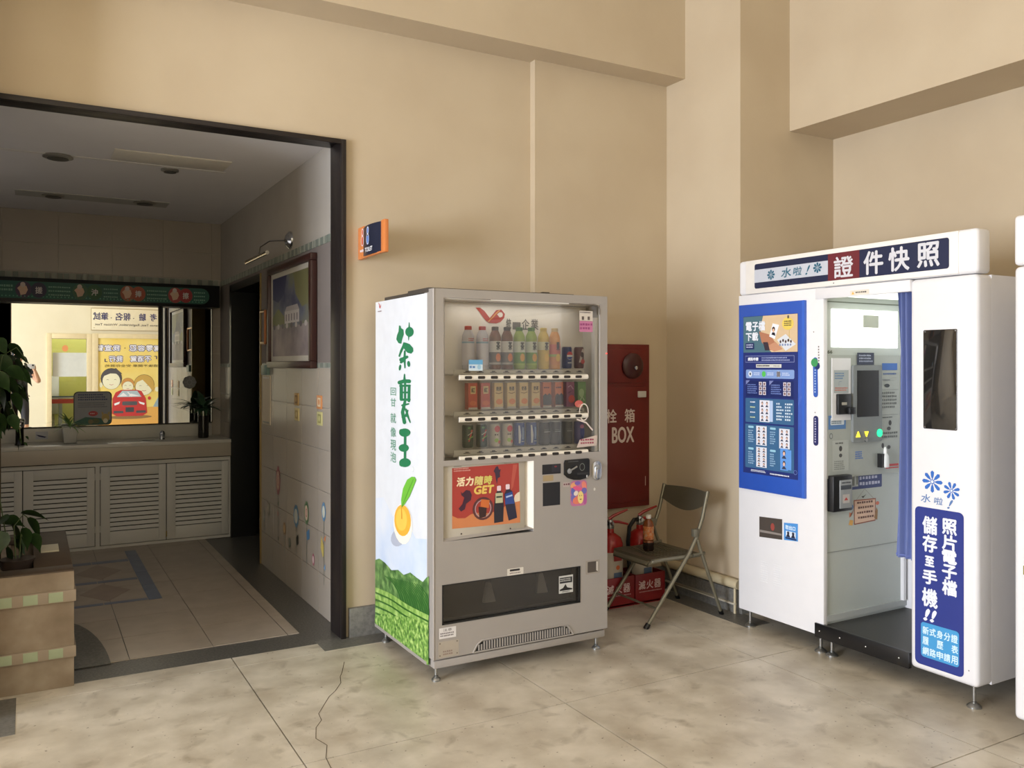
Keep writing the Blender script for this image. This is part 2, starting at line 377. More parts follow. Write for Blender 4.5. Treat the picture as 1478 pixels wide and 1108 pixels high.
# ------------------------------------------------------------------ restroom shell
M_RW = noise_mat('restroom_plaster', [(176,168,158),(182,175,165)], 3, 4, 0.7)
M_RG = noise_mat('restroom_grey_wall', [(124,115,110),(131,122,117)], 3, 4, 0.6)
wrr = MB(M_RW).box(1.5,4.60,2.13,1.62,8.15,2.9).box(1.5,4.60,0,1.62,6.43,2.13).box(1.5,7.56,0,1.62,8.15,2.13)
WRR = struct('wall_right', wrr)
WRB = struct('wall_back', MB(M_RW).box(-1.7,8.0,0,1.62,8.15,2.9))
struct('wall_left', MB(M_RW).box(-1.7,4.6,0,-1.6,8.1,2.9))
struct('ceiling', MB(M_CEIL).box(-1.7,4.6,2.75,3.3,8.6,2.85).box(-0.2,4.601,2.69,1.5,4.625,2.76).box(-0.25,5.82,2.7465,1.12,5.86,2.752, mat((224,220,216),0.8)).box(-0.1,7.12,2.744,0.95,7.34,2.752, mat((186,184,178),0.8)))
def wtile(wall, y0, y1, z0, z1, m, t=0.006): struct('wall_tile', MB(m).box(1.5-t, y0+.002, z0+.0018, 1.501, y1-.002, z1-.0018), wall)
zs = [0,0.245,0.49,0.735,0.98,1.225,1.458]; yt = [4.62,4.98,5.34,5.70,6.06,6.42]
for a in range(5):
    for b in range(6): wtile(WRR, yt[a], yt[a+1], zs[b], zs[b+1], M_TILEW)
for a, (p, q) in enumerate(((7.57,7.78),(7.78,7.99))):
    for b in range(6): wtile(WRR, p, q, zs[b], zs[b+1], M_TILEW)
struct('grey_dado', MB(M_RG).box(1.496,4.61,1.49,1.501,6.425,2.184).box(1.496,7.565,1.49,1.501,7.998,2.184).box(1.496,6.425,2.14,1.501,7.565,2.184), WRR)
mz = MB(mat((150,156,146),0.3))
y = 4.62
while y < 7.98:
    for z0, z1 in ((1.460,1.488),(2.186,2.230)):
        if z0 > 2 or y < 6.40 or y > 7.57:
            mz.box(1.494, y, z0, 1.501, y+0.040, z1, mat((158,162,150),0.3) if int(y*25) % 2 else mat((128,136,126),0.3))
    y += 0.046
o = struct('mosaic_band', mz, WRR); o['kind'] = 'stuff'
bx_ = [-1.6,-1.01,-0.606,-0.203,0.199,0.607,1.01,1.418,1.495]
for a in range(8):
    for z0, z1 in ((2.245,2.478),(2.478,2.748)):
        struct('wall_tile', MB(M_TILEW).box(bx_[a]+.002,7.994,z0+.002,bx_[a+1]-.002,8.001,z1-.002), WRB)
for z0, z1 in ((0.845,1.09),(1.09,1.335),(1.335,1.58),(1.58,1.825),(1.825,1.99)):
    struct('wall_tile', MB(M_TILEW).box(1.422,7.994,z0+.002,1.493,8.001,z1-.002), WRB)
struct('backsplash', MB(mat((214,210,198),0.3)).box(-1.6,7.975,0.845,1.418,8.001,0.955), WRB, bevel=0.003)
mz = MB(); x = -1.6
while x < 1.46:
    mz.box(x,7.994,2.190,x+0.04,8.001,2.238, mat((128,136,126),0.3) if int((x+3)*25) % 2 else mat((158,162,150),0.3)); x += 0.046
o = struct('mosaic_band', mz, WRB); o['kind'] = 'stuff'
# doorway trim and dim room behind it
struct('trim_7', MB(M_BLACK).box(1.49,7.50,0,1.70,7.565,2.16).box(1.49,6.43,2.10,1.70,7.565,2.16).box(1.485,6.425,0,1.62,6.438,2.16, mat((150,128,84),0.35,0.7)))  # black jamb and head: the doorway's lack of light put into the colour
struct('wall_inner', MB(mat((104,92,76),0.7)).box(1.6,8.35,0,3.2,8.45,2.9).box(3.1,4.6,0,3.2,8.45,2.9).box(1.62,4.6,0,3.2,4.7,2.9).box(1.74,8.30,0,3.1,8.36,1.05, mat((52,36,28),0.5)).box(1.62,7.6,0,1.74,8.35,2.9, M_BLACK))  # black block beyond the jamb stands in for unlit depth

# ------------------------------------------------------------------ toilet sign
t = thing('toilet_sign', 'small navy toilet sign with orange ends sticking out from the cream wall', 'sign', (1.6,4.44,2.05))
OR = mat((206,124,66),0.45)
tp = MB(OR).box(1.555,4.36,2.048,1.578,4.45,2.222); obj('wall_bracket', tp, t, bevel=0.004, label='orange bracket against the wall')
fs = Face((1.563,4.43,2.05),(0,-1,0),(0,0,1))
n = 8; pn = MB(mat((34,38,56),0.35))
pts = []
for i in range(n+1):
    s_ = i/n; pts.append((1.560-0.02*math.sin(s_*math.pi), 4.36-0.28*s_))
pn.add([(x-0.006,y,z) for x, y in pts for z in (2.052,2.208)]+[(x+0.006,y,z) for x, y in pts for z in (2.052,2.208)],
  [[2*i,2*i+2,2*i+3,2*i+1][::-1] for i in range(n)]+[[2*(n+1)+2*i,2*(n+1)+2*i+1,2*(n+1)+2*i+3,2*(n+1)+2*i+2][::-1] for i in range(n)]
  +[[2*i,2*(n+1)+2*i,2*(n+1)+2*i+2,2*i+2][::-1] for i in range(n)]+[[2*i+1,2*i+3,2*(n+1)+2*i+3,2*(n+1)+2*i+1][::-1] for i in range(n)])
obj('sign_panel', pn, t)
obj('bottom_edge', MB(OR).box(1.544,4.08,2.046,1.562,4.36,2.054), t)
obj('end_bar', MB(OR).box(1.548,4.035,2.046,1.572,4.085,2.212), t, bevel=0.004, label='orange bar at the free end')
A = Art(Face((1.532,4.36,2.05),(0,-1,0),(0,0,1)), 0.001)
for uc, col in ((0.05,(198,96,66)),(0.13,(96,130,200))):
    A.ring(uc,0.128,0.016,0.02,0.004,(235,235,240)).disc(uc,0.128,0.012,0.016,col)
    A.poly([(uc-0.02,0.10),(uc-0.012,0.055),(uc+0.012,0.055),(uc+0.02,0.10)], col,0).ring(uc,0.083,0.021,0.028,0.004,(225,228,240),1)
A.text('TOILET',0.09,0.018,0.2,0.04,(230,230,235),1,0.0008)
A.scrib(0.015,0.018,0.07,0.042,1,(220,220,228),1)
A.build('sign_print', t)

# ------------------------------------------------------------------ vending machine
VX, VY, VW, VD = 1.6154, 3.588, 0.9864, 0.748
VF = Face((VX,VY,0),(1,0,0),(0,0,1)); VS = Face((VX+0.004,VY+VD,0),(0,-1,0),(0,0,1))
vm = thing('vending_machine', 'grey beverage vending machine with a white tea advertisement on its left side', 'vending machine', (VX+VW/2, VY+VD/2, 0))
cb = MB(M_VEND)
cb.box(VX+.006,VY+.10,.10,VX+.03,VY+VD,1.80).box(VX+VW-.03,VY+.10,.10,VX+VW-.006,VY+VD,1.80).box(VX+.006,VY+VD-.02,.10,VX+VW-.006,VY+VD,1.80).box(VX+.006,VY+.10,1.78,VX+VW-.006,VY+VD,1.812).box(VX+.006,VY+.10,.10,VX+VW-.006,VY+VD,.14)
obj('cabinet', cb, vm, bevel=0.002)
obj('base_rail', MB(M_VEND).box(VX+.008,VY+.006,.068,VX+VW-.012,VY+VD-.004,.104), vm, bevel=0.004)
obj('top_cover', MB(mat((70,64,58),0.5)).box(VX+.03,VY+.03,1.812,VX+.80,VY+VD-.05,1.836).box(VX-.002,VY+.05,1.815,VX+.10,VY+.3,1.838).box(VX+.62,VY+.04,1.83,VX+.66,VY+.07,1.842), vm, bevel=0.003)
dm = MB(M_VEND)   # door frame around the openings
def fb(mb,u0,v0,u1,v1,d0,d1,m=None): mb.box(VX+u0,VY-d1,v0,VX+u1,VY-d0,v1,m)
D0 = -0.10
fb(dm,0,.112,.052,1.83,D0,0); fb(dm,.94,.49,.986,1.83,D0,0); fb(dm,.052,1.789,.94,1.83,D0,0)
fb(dm,.052,1.004,.94,1.030,D0,0)                      # under the window
fb(dm,.54,.655,.94,1.004,D0,0); fb(dm,.052,.490,.94,.655,D0,0); fb(dm,.052,.453,.815,.490,D0,0)
fb(dm,.052,.112,.986,.271,D0,0); fb(dm,.815,.271,.858,.455,D0,0); fb(dm,.858,.271,.986,.409,D0,0); fb(dm,.931,.409,.986,.49,D0,0); fb(dm,.858,.469,.931,.49,D0,0); fb(dm,.858,.409,.931,.469,D0,-.03)
fb(dm,.815,.455,.858,.490,D0,0)
obj('door', dm, vm)
obj('door_edge_round', MB(M_VEND).tube([(VX+.004,VY+.003,.112),(VX+.004,VY+.003,1.829)],.0055,10), vm)
# panel bay chamfer and panel
ch = MB(mat((225,219,210),0.35)); k = [(.54,0),(.497,-.04)]  # left-facing chamfer coloured paler than the door, as if catching light
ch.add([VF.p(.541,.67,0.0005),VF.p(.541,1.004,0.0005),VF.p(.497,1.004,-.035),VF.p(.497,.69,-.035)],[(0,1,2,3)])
ch.add([VF.p(.541,.67,0.0005),VF.p(.497,.69,-.035),VF.p(.05,.69,-.035),VF.p(.052,.655,0.0005)],[(0,1,2,3)], M_VEND)
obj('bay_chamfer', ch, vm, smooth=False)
obj('advert_panel', MB(mat((178,170,156),0.4)).box(VX+.054,VY+.012,.664,VX+.497,VY+.034,1.004), vm, bevel=0.003)
A = Art(Face((VX,VY+.012,0),(1,0,0),(0,0,1)))
for u, v in ((.15,.680),(.415,.680)): A.disc(u,v,.004,.004,(60,50,44),1)
for u, v in ((.13,.998),(.40,.998)): A.rect(u-.02,v-.002,u+.02,v+.003,(150,142,130),1)
u0, v0, u1, v1 = .102,.704,.466,.996
A.poly([(u0,v0+.004),(u1+.004,v0),(u1-.004,v1),(u0,v1-.004)],(164,58,50))
A.poly([(u0,.77),(.13,.755),(.17,.752),(.20,.768),(.24,.772),(.30,.765),(.36,.775),(.40,.80),(.469,.81),(.470,.704),(u0,.708)],(200,126,80),1)
A.poly([(.44,.84),(.455,.852),(.4685,.856),(.469,.81),(.43,.805)],(222,206,184),2)
A.poly([(.43,.99),(.455,.99),(.43,.88),(.415,.86)],(180,84,70),1)
A.text('活',.125,.905,.165,.945,(236,214,176),2,.0022,.12).text('力',.172,.905,.21,.945,(236,214,176),2,.0022,.12).text('隨',.22,.905,.262,.945,(214,196,120),2,.002,.12).text('時',.27,.905,.31,.945,(206,196,100),2,.002,.12)
A.text('GET',.216,.862,.318,.898,(222,190,96),2,.0026,.15)
A.scrib(.11,.972,.20,.992,2,(206,150,140),2)
# jumping figures (dark silhouettes)
A.poly([(.335,.985),(.345,.988),(.352,.97),(.362,.972),(.356,.955),(.358,.935),(.345,.93),(.34,.90),(.334,.93),(.33,.955),(.322,.965)],(58,40,60),2)
A.poly([(.148,.88),(.155,.87),(.175,.885),(.195,.88),(.205,.86),(.20,.835),(.175,.82),(.168,.795),(.148,.785),(.135,.80),(.155,.82),(.165,.85),(.15,.862)],(60,30,50),2)
A.ring(.265,.79,.056,.055,.010,(88,50,52),2).ring(.265,.79,.044,.043,.004,(176,160,170),3)
A.poly([(.24,.80),(.285,.795),(.28,.75),(.245,.745)],(54,30,30),3).poly([(.255,.835),(.30,.828),(.295,.79),(.25,.80)],(200,106,50),4)
A.poly([(.325,.715),(.375,.718),(.378,.80),(.372,.855),(.360,.868),(.342,.868),(.33,.85),(.324,.79)],(34,32,44),3).rect(.332,.81,.372,.858,(186,184,150),4).rect(.336,.835,.368,.843,(40,60,50),5).rrect(.340,.868,.362,.893,.005,(226,200,206),4)
A.poly([(.405,.72),(.452,.73),(.44,.80),(.425,.86),(.41,.873),(.392,.87),(.38,.85),(.388,.79)],(38,36,58),3).poly([(.385,.80),(.437,.80),(.425,.86),(.385,.85)],(44,70,140),4).line([(.39,.835),(.425,.842)],.008,(170,190,226),5).rrect(.388,.872,.41,.897,.005,(226,206,214),4)
A.build('advert_print', vm)
# display window: recess, back panel, glass
obj('display_back', MB(mat((226,220,212),0.5)).box(VX+.052,VY+.13,1.03,VX+.94,VY+.14,1.789).box(VX+.052,VY+.006,1.03,VX+.056,VY+.13,1.789).box(VX+.92,VY+.02,1.03,VX+.94,VY+.13,1.72).box(VX+.052,VY+.006,1.783,VX+.94,VY+.13,1.789), vm)
for k, (zb, zt, zs_) in enumerate(((1.402,1.430,1.452),(1.203,1.232,1.254),(1.018,1.046,1.072))):
    sh = MB(mat((196,192,184),0.4)).box(VX+.12,VY+.034,zt-.006,VX+.875,VY+.13,zt+.002).box(VX+.12,VY+.030,zt,VX+.862,VY+.034,zs_)
    o = obj('display_shelf', sh, vm)
    br = MB(mat((226,220,208),0.35)).tube([VF.p(.137,(zb+zt)/2,-.014),VF.p(.868,(zb+zt)/2,-.014)],.0135,12)
    obj('button_bar', br, o)
    B = Art(Face((VX,VY+.030,0),(1,0,0),(0,0,1)))
    for i in range(10):
        u = .182+.0695*i; obj('selection_button', MB(pmat((40,34,30))).prism(rr(u-.019,(zb+zt)/2-.007,u+.019,(zb+zt)/2+.007,.006,3),VF,-.004,.0012), o, smooth=False)
        uu = .188+.0715*i; B.rect(uu-.018,zt+.008,uu+.018,zt+.012,(70,66,66),1).rect(uu-.008,zt+.012,uu+.01,zt+.017,(60,60,64),1)
    B.build('price_marks', o)
A = Art(Face((VX,VY+.1295,0),(1,0,0),(0,0,1)))
RED = (176,50,38)
A.poly([(.285,1.757),(.310,1.758),(.335,1.742),(.352,1.722),(.372,1.700),(.385,1.690),(.36,1.683),(.345,1.692),(.325,1.712),(.305,1.738)],RED,1)
A.poly([(.345,1.692),(.36,1.683),(.40,1.682),(.425,1.69),(.445,1.71),(.45,1.73),(.43,1.752),(.40,1.748),(.375,1.72),(.362,1.706)],RED,2)
A.poly([(.405,1.728),(.418,1.738),(.432,1.738),(.438,1.728),(.434,1.716),(.420,1.712)],(220,214,206),3)
A.line([(.355,1.69),(.38,1.712),(.402,1.735),(.42,1.748)],.006,(214,150,70),4)
A.text('統',.458,1.655,.485,1.708,(92,88,84),1,.001).text('一',.495,1.655,.54,1.69,(92,88,84),1,.001).text('企',.548,1.655,.592,1.708,(92,88,84),1,.001).text('業',.602,1.655,.645,1.708,(92,88,84),1,.001)
A.build('brand_emblem', vm)
obj('window_glass', MB(M_GLASS).box(VX+.053,VY+.010,1.031,VX+.939,VY+.013,1.788), vm, smooth=False)
A = Art(Face((VX,VY+.0095,0),(1,0,0),(0,0,1)))
A.rect(.818,1.702,.900,1.752,(206,198,188)).rect(.818,1.645,.900,1.700,(192,120,156)).scrib(.822,1.738,.895,1.75,1,(120,110,110),1).scrib(.822,1.652,.895,1.692,2,(150,70,120),1).rect(.832,1.706,.846,1.724,(96,84,80),1).rect(.868,1.706,.882,1.724,(96,84,80),1)
A.build('price_sticker', vm)
A = Art(Face((VX,VY+.0095,0),(1,0,0),(0,0,1)))
A.rect(.188,1.448,.262,1.50,(196,214,226)).rect(.188,1.478,.262,1.50,(96,158,200),1).scrib(.192,1.455,.225,1.475,1,(90,130,180),1).disc(.243,1.466,.010,.012,(150,190,214),1)
A.build('blue_card', vm)
A = Art(Face((VX,VY+.0095,0),(1,0,0),(0,0,1)))
A.poly([(.82,1.095),(.93,1.115),(.925,1.060),(.80,1.055)],(196,180,172)).scrib(.825,1.068,.91,1.10,2,(150,60,84),1,char=.014)
A.build('white_sticker', vm)
A = Art(Face((VX,VY+.0095,0),(1,0,0),(0,0,1)))
# faded printed film on the right of the glass: pink swirl and grey lines
A.disc(.815,1.278,.026,.018,(186,92,84)).disc(.822,1.268,.016,.009,(196,120,108),1).ring(.845,1.235,.03,.045,.006,(218,208,200),1).line([(.80,1.20),(.86,1.18),(.90,1.14)],.008,(214,200,194),1)
A.build('glass_film', vm)
obj('window_gasket', MB(mat((110,102,94),0.5)).tube([VF.p(.75,1.785,0),VF.p(.90,1.785,.0),VF.p(.93,1.78,0),VF.p(.938,1.765,0),VF.p(.938,1.735,0)],.003,6).tube([VF.p(.056,1.03,.0),VF.p(.056,1.785,.0),VF.p(.3,1.787,.0)],.0016,6), vm)
# coin area
A = Art(VF)
A.rect(.590,.932,.699,.981,(18,18,24)).rect(.645,.940,.697,.978,(36,36,46),1).disc(.668,.968,.008,.004,(120,40,50),2)
A.rrect(.594,.898,.655,.927,.004,(160,140,104)).rect(.593,.775,.695,.890,(22,23,28))
A.rect(.712,.862,.752,.885,(176,160,156)).scrib(.716,.866,.75,.882,1,(110,70,80),1)
A.build('coin_displays', vm)
cp = MB(M_BLACK).prism([(.716,.925),(.716,.982),(.722,.997),(.862,.999),(.868,.992),(.868,.915),(.85,.900),(.81,.893),(.77,.896),(.735,.908)], VF, 0, .012)
cpo = obj('coin_unit', cp, vm, bevel=.002)
obj('return_lever', MB(M_STEEL).tube([VF.p(.747,.945,.016),VF.p(.785,.963,.018)],.005,8).lathe(VF.p(.741,.942,.012),[(.013,0),(.013,.006),(.0,.007)],14,M=Matrix.Rotation(math.pi/2,3,'X')), cpo)
A = Art(VF,.0125); A.ring(.82,.958,.016,.019,.003,(120,124,118),1).rect(.79,.92,.857,.93,(40,40,42),1).rect(.845,.903,.853,.915,(200,200,200),1).scrib(.735,.985,.80,.992,1,(90,90,92),1); A.build('coin_slot_marks', cpo)
lk = MB(M_CHROME).prism(rr(.888,.884,.946,.982,.026,6), VF, 0, .006); lko = obj('lock_plate', lk, vm, bevel=.003)
obj('lock_handle', MB(M_CHROME).prism(rr(.905,.892,.928,.962,.010,5), VF, .006, .014), lko, bevel=.003)
obj('lock_cylinder', MB(M_STEEL).lathe(VF.p(.917,.952,.012),[(.013,0),(.013,.008),(.004,.009)],14,M=Matrix.Rotation(math.pi/2,3,'X')), lko)
A = Art(VF)   # colourful sticker of swirls around a pale oval
A.rrect(.757,.760,.858,.889,.02,(186,110,150))
for (u,v,a,b,c,l,r) in ((.775,.868,.020,.012,(226,160,110),1,.4),(.80,.876,.018,.010,(120,96,176),1,0),(.84,.862,.014,.022,(224,130,110),1,.3),(.772,.835,.012,.020,(92,104,176),1,0),(.84,.835,.016,.016,(108,100,172),2,.2),(.776,.80,.016,.024,(110,104,176),1,.3),(.80,.79,.03,.02,(220,120,96),1,.2),(.845,.79,.010,.026,(170,84,150),1,0),(.80,.85,.03,.010,(214,86,130),1,-.2),(.79,.825,.014,.012,(226,214,200),2,.5),(.818,.803,.018,.032,(232,206,130),3,0)):
    A.disc(u,v,a,b,c,l,r)
A.disc(.812,.812,.002,.003,(96,90,60),4).disc(.824,.812,.002,.003,(96,90,60),4).disc(.818,.793,.006,.003,(120,90,60),4)
A.disc(.905,.838,.006,.008,(205,200,194))
A.build('swirl_sticker', vm)
# delivery flap
fl_ = MB(mat((16,16,18),0.5)); fb(fl_,.047,.272,.815,.452,-.085,-.08); 
obj('delivery_chute', fl_, vm)
obj('chute_guide', MB(mat((226,220,212),0.4)).prism([(.31,.42),(.33,.42),(.355,.325),(.29,.325)],VF,-.07,-.05), vm)
obj('chute_guide', MB(mat((232,226,216),0.4)).prism([(.60,.43),(.625,.43),(.655,.33),(.59,.332)],VF,-.07,-.05), vm)
obj('delivery_flap', MB(glass_mat('smoked_flap',(0.6,0.6,0.61,1),0.04,0.12)).box(VX+.050,VY+.012,.274,VX+.812,VY+.016,.450), vm, smooth=False)
obj('flap_rim', MB(M_DARK).box(VX+.045,VY-.002,.268,VX+.817,VY+.006,.275).box(VX+.045,VY-.002,.449,VX+.817,VY+.006,.454).box(VX+.045,VY-.002,.268,VX+.052,VY+.006,.454).box(VX+.810,VY-.002,.268,VX+.817,VY+.006,.454), vm)
A = Art(Face((VX,VY+.0115,0),(1,0,0),(0,0,1)))
A.rect(.695,.325,.780,.413,(196,196,192)).rect(.700,.375,.775,.404,(40,40,42),1).poly([(.70,.345),(.72,.352),(.735,.37),(.745,.352),(.775,.344),(.775,.338),(.70,.338)],(24,24,26),1)
A.scrib(.702,.382,.773,.400,2,(190,190,186),2).scrib(.715,.328,.76,.336,1,(60,60,60),1); A.build('flap_label', vm)
A = Art(VF)
A.rrect(.391,.455,.482,.488,.003,(214,208,198)).rrect(.405,.474,.462,.484,.004,(44,40,40),1).scrib(.405,.459,.468,.470,1,(120,110,110),1)
A.build('chute_label', vm)
A = Art(VF)
A.rect(.030,.205,.117,.255,(214,210,208)).text('注意',.05,.238,.095,.250,(80,76,76),1).scrib(.036,.212,.112,.234,2,(120,114,116),1)
A.build('caution_label', vm)
A = Art(VF)
A.rect(.026,.118,.130,.192,(168,158,144)).scrib(.05,.125,.11,.150,2,(140,120,110),1)
for u,v in ((.034,.184),(.122,.184),(.034,.128),(.122,.128)): A.disc(u,v,.003,.003,(90,80,70),1)
A.build('rating_plate', vm)
A = Art(VF)
A.rrect(.850,.405,.938,.475,.004,(150,142,132),0)
A.rrect(.862,.413,.927,.468,.003,(78,70,62),1).poly([(.915,.466),(.926,.466),(.926,.415),(.915,.42)],(196,190,180),2)
A.build('coin_return', vm)
# arched ventilation grille with separate slats
gr = MB(M_BLACK).prism([(.217,.119),(.235,.148),(.255,.160),(.70,.164),(.735,.158),(.757,.128),(.765,.118)],VF,.0002,.0008); gro = obj('grille_opening', gr, vm)
n = 37
for i in range(n):
    u = .236+(.512/(n-1))*i; hh = .160 if .26 < u < .72 else (.148 if u <= .26 else .150)
    obj('grille_slat', MB(M_VEND).box(VX+u-.0034,VY-.004,.121,VX+u+.0034,VY-.0004,hh), gro, smooth=False)
obj('grille_rim', MB(M_VEND).tube([VF.p(*q,.001) for q in ((.205,.114),(.228,.150),(.252,.166),(.70,.170),(.742,.163),(.765,.130),(.775,.114))],.0035,6).tube([VF.p(.205,.114,.001),VF.p(.775,.114,.001)],.0035,6), gro)
obj('status_lamp', MB(mat((255,60,50),0.4,0,0,emit=3)).lathe(VF.p(.980,1.535,0),[(.003,0),(.003,.003),(.001,.004)],8,M=Matrix.Rotation(math.pi/2,3,'X')), vm)
def foot(parent, x, y, h, r=.03, name='levelling_foot'):
    return obj(name, MB(M_STEEL).lathe((x,y,0),[(r,0),(r,.007),(r*.75,.014),(r*.35,.02),(.012,.024),(.008,.026),(.008,h)],16), parent)
for x in (VX+.035, VX+VW-.04):
    for y in (VY+.045, VY+VD-.06): foot(vm, x, y, .075, .022)
# side advertisement (flat print)
obj('side_panel', MB(mat((222,225,230),0.35)).box(VX-.001,VY+.068,.082,VX+.006,VY+VD,1.812), vm)
obj('side_trim', MB(M_VEND).box(VX-.006,VY+.064,.072,VX+.006,VY+VD,.088), vm)
A = Art(Face((VX-.001,VY+VD,0),(0,-1,0),(0,0,1)), .0008)
M_SKYP = noise_mat('printed_sky', [(222,227,236),(206,218,236),(180,200,232)], 3.0, 5, 0.35)
A.poly([(.002,.36),(.678,.36),(.678,.66),(.55,.64),(.40,.72),(.25,.70),(.12,.78),(.002,.76)],M_SKYP,0)
GR = (36,120,78)
# measured on the advertisement itself: u runs from the back edge to the front edge, v is the height
def SQ(ox, oy, k):
    def f(x, y):
        a = (ox+x/k-739)/F; dx = math.sin(TH)+a*math.cos(TH); dy = math.cos(TH)-a*math.sin(TH); t = VX/dx
        return (VY+VD-dy*t, H-(oy+y/k-527.1)/F*t)
    return f
q = SQ(540, 450, 4.6125)
def qp(pts, c, l=1): A.poly([q(*p) for p in pts], c, l)
def qd(x, y, rx, ry, c, l=1, rot=0): A.poly([q(*p) for p in ell(x, y, rx, ry, 18, rot=rot)], c, l)
def ql(pts, w, c, l=1):
    ws = w if isinstance(w, (list, tuple)) else [w]*len(pts)
    for i in range(len(pts)-1):
        (x0,y0),(x1,y1) = pts[i], pts[i+1]; d = math.hypot(x1-x0,y1-y0) or 1; nx, ny = -(y1-y0)/d/2, (x1-x0)/d/2
        A.poly([q(x0+nx*ws[i],y0+ny*ws[i]), q(x0-nx*ws[i],y0-ny*ws[i]), q(x1-nx*ws[i+1],y1-ny*ws[i+1]), q(x1+nx*ws[i+1],y1+ny*ws[i+1])], c, l)
    for (x, y), ww in zip(pts, ws): qd(x, y, ww/2, ww/2, c, l)
qp([(168,90),(178,92),(182,108),(198,118),(200,150),(190,180),(183,212),(165,208),(150,182),(155,155),(165,130)],GR)
qd(238,133,28,33,GR); ql([(236,72),(236,110)],[5,12],GR); ql([(233,160),(232,188)],[10,4],GR)
qp([(198,202),(215,205),(240,215),(262,240),(264,262),(250,278),(225,272),(212,258),(200,242),(184,275),(174,300),(164,296),(176,255),(190,225)],GR)
ql([(207,262),(205,310),(208,372)],[12,16,8],GR); ql([(182,318),(222,300)],[24,18],GR); ql([(182,335),(200,325)],[16,14],GR)
qd(175,370,8,20,GR,1,.15); qd(233,346,10,20,GR,1,-.1)
ql([(205,416),(205,450)],[8,16],GR); ql([(172,470),(205,460),(236,462)],[26,24,26],GR)
ql([(184,490),(184,580)],22,GR); ql([(236,492),(234,592)],18,GR); ql([(176,492),(240,490)],14,GR); ql([(185,536),(235,536)],12,GR); ql([(209,470),(209,600)],15,GR); ql([(182,584),(238,584)],16,GR)
ql([(190,622),(232,612)],[14,10],GR); ql([(207,600),(192,668),(205,735)],[18,22,24],GR); ql([(190,700),(215,690),(228,655)],[10,18,8],GR); ql([(215,650),(226,690),(243,735)],[14,14,8],GR); ql([(205,640),(190,675)],[14,14],GR)
qd(207,803,38,28,GR); ql([(209,820),(208,1000)],17,GR); qd(200,905,34,26,GR); qd(208,1003,39,30,GR); qd(185,795,16,16,GR); qd(190,1012,20,18,GR)
A.poly([q(*p) for p in ell(260,1048,7,18,16)],(206,216,212),1); A.poly([q(*p) for p in ell(260,1048,5,14,16)],(236,238,242),2)
A.build('calligraphy', vm); A = Art(Face((VX-.001,VY+VD,0),(0,-1,0),(0,0,1)), .0008)
for ch_, yc, hh in (('回',530,48),('甘',602,52),('就',706,60),('像',800,56),('現',886,60),('泡',966,56)):
    (a0,b0) = q(112, yc+hh/2); (a1,b1) = q(148, yc-hh/2); A.text(ch_, a0, b0, a1, b1, (96,150,124), 1, .0006)
A.build('slogan', vm); A = Art(Face((VX-.001,VY+VD,0),(0,-1,0),(0,0,1)), .0008)
a0, b0 = q(33, -40); A.poly([(.045,1.808),(.058,1.802),(.068,1.785),(.085,1.80),(.074,1.776),(.060,1.778),(.056,1.79)],(196,60,60),1); A.scrib(.036,1.755,.09,1.765,1,(150,120,120),1)
A.build('corner_emblem', vm)
A = Art(Face((VX-.001,VY+VD,0),(0,-1,0),(0,0,1)), .0010)
q = SQ(540, 660, 3.69)
M_H1 = noise_mat('printed_hill_dark', [(50,84,44),(84,126,66),(134,168,98)], 22, 8, 0.4)
M_H2 = noise_mat('printed_hill_mid', [(96,140,60),(134,174,82),(172,202,118)], 22, 8, 0.4)
M_H3 = noise_mat('printed_bush', [(52,92,42),(112,158,66),(186,212,126)], 42, 8, 0.4)
qd(132,425,38,50,(176,182,198),1,.4); qd(156,355,50,108,(240,234,222),2,-.06); qd(155,335,44,84,(238,176,62),3,-.05); qd(150,330,30,60,(244,196,84),4,-.05)
qp([(150,268),(148,225),(158,165),(180,118),(205,102),(220,104),(228,120),(216,150),(192,208),(165,250)],(112,186,62),5); ql([(153,262),(190,170),(214,115)],[3,3,2],(70,140,40),6); ql([(150,270),(152,325)],[3,5],(214,150,50),6)
qp([(8,545),(30,538),(60,560),(95,600),(130,598),(160,625),(195,612),(230,640),(262,662),(280,640),(294,632),(294,1108),(285,1100),(8,885)],M_H1,1)
def sm(pts, n=8):
    out = []
    for k in range(len(pts)-1):
        p0, p1, p2, p3 = pts[max(k-1,0)], pts[k], pts[k+1], pts[min(k+2,len(pts)-1)]
        for t_ in [x_/n for x_ in range(n)]:
            out.append(tuple(.5*((2*p1[d])+(-p0[d]+p2[d])*t_+(2*p0[d]-5*p1[d]+4*p2[d]-p3[d])*t_*t_+(-p0[d]+3*p1[d]-3*p2[d]+p3[d])*t_**3) for d in (0,1)))
    return out+[pts[-1]]
def band(top, bot, c, l):
    a, b = sm(top), sm(bot)
    for k in range(min(len(a),len(b))-1): A.poly([q(*b[k]), q(*b[k+1]), q(*a[k+1]), q(*a[k])], c, l)
for i in range(15):   # terraces curving away to the right
    x0 = 58+i*13; w0, w1 = 5, 11
    p_ = [(x0,630+i*3.2),(x0+42,668+i*5),(x0+74,725+i*6),(x0+88,800+i*5)]
    p_ = [(min(x,293),y) for x,y in p_]; p2_ = [(min(x+w0+(w1-w0)*k/3,294),y) for k,(x,y) in enumerate(p_)]
    band(p_, p2_, (44,98,36), 2); 
for i in range(5):
    y = 690+i*36
    band([(10,y),(90,y+34),(180,y+92),(293,y+150-i*8)],[(10,y+24),(90,y+60),(180,y+118),(293,y+178-i*8)],M_H2,3)
    band([(10,y+24),(90,y+60),(180,y+118),(293,y+178-i*8)],[(10,y+31),(90,y+67),(180,y+127),(293,y+188-i*8)],(54,104,36),4)
qp([(8,848),(50,832),(110,842),(180,848),(225,862),(240,880),(180,900),(120,940),(90,952),(8,885)],M_H3,5)
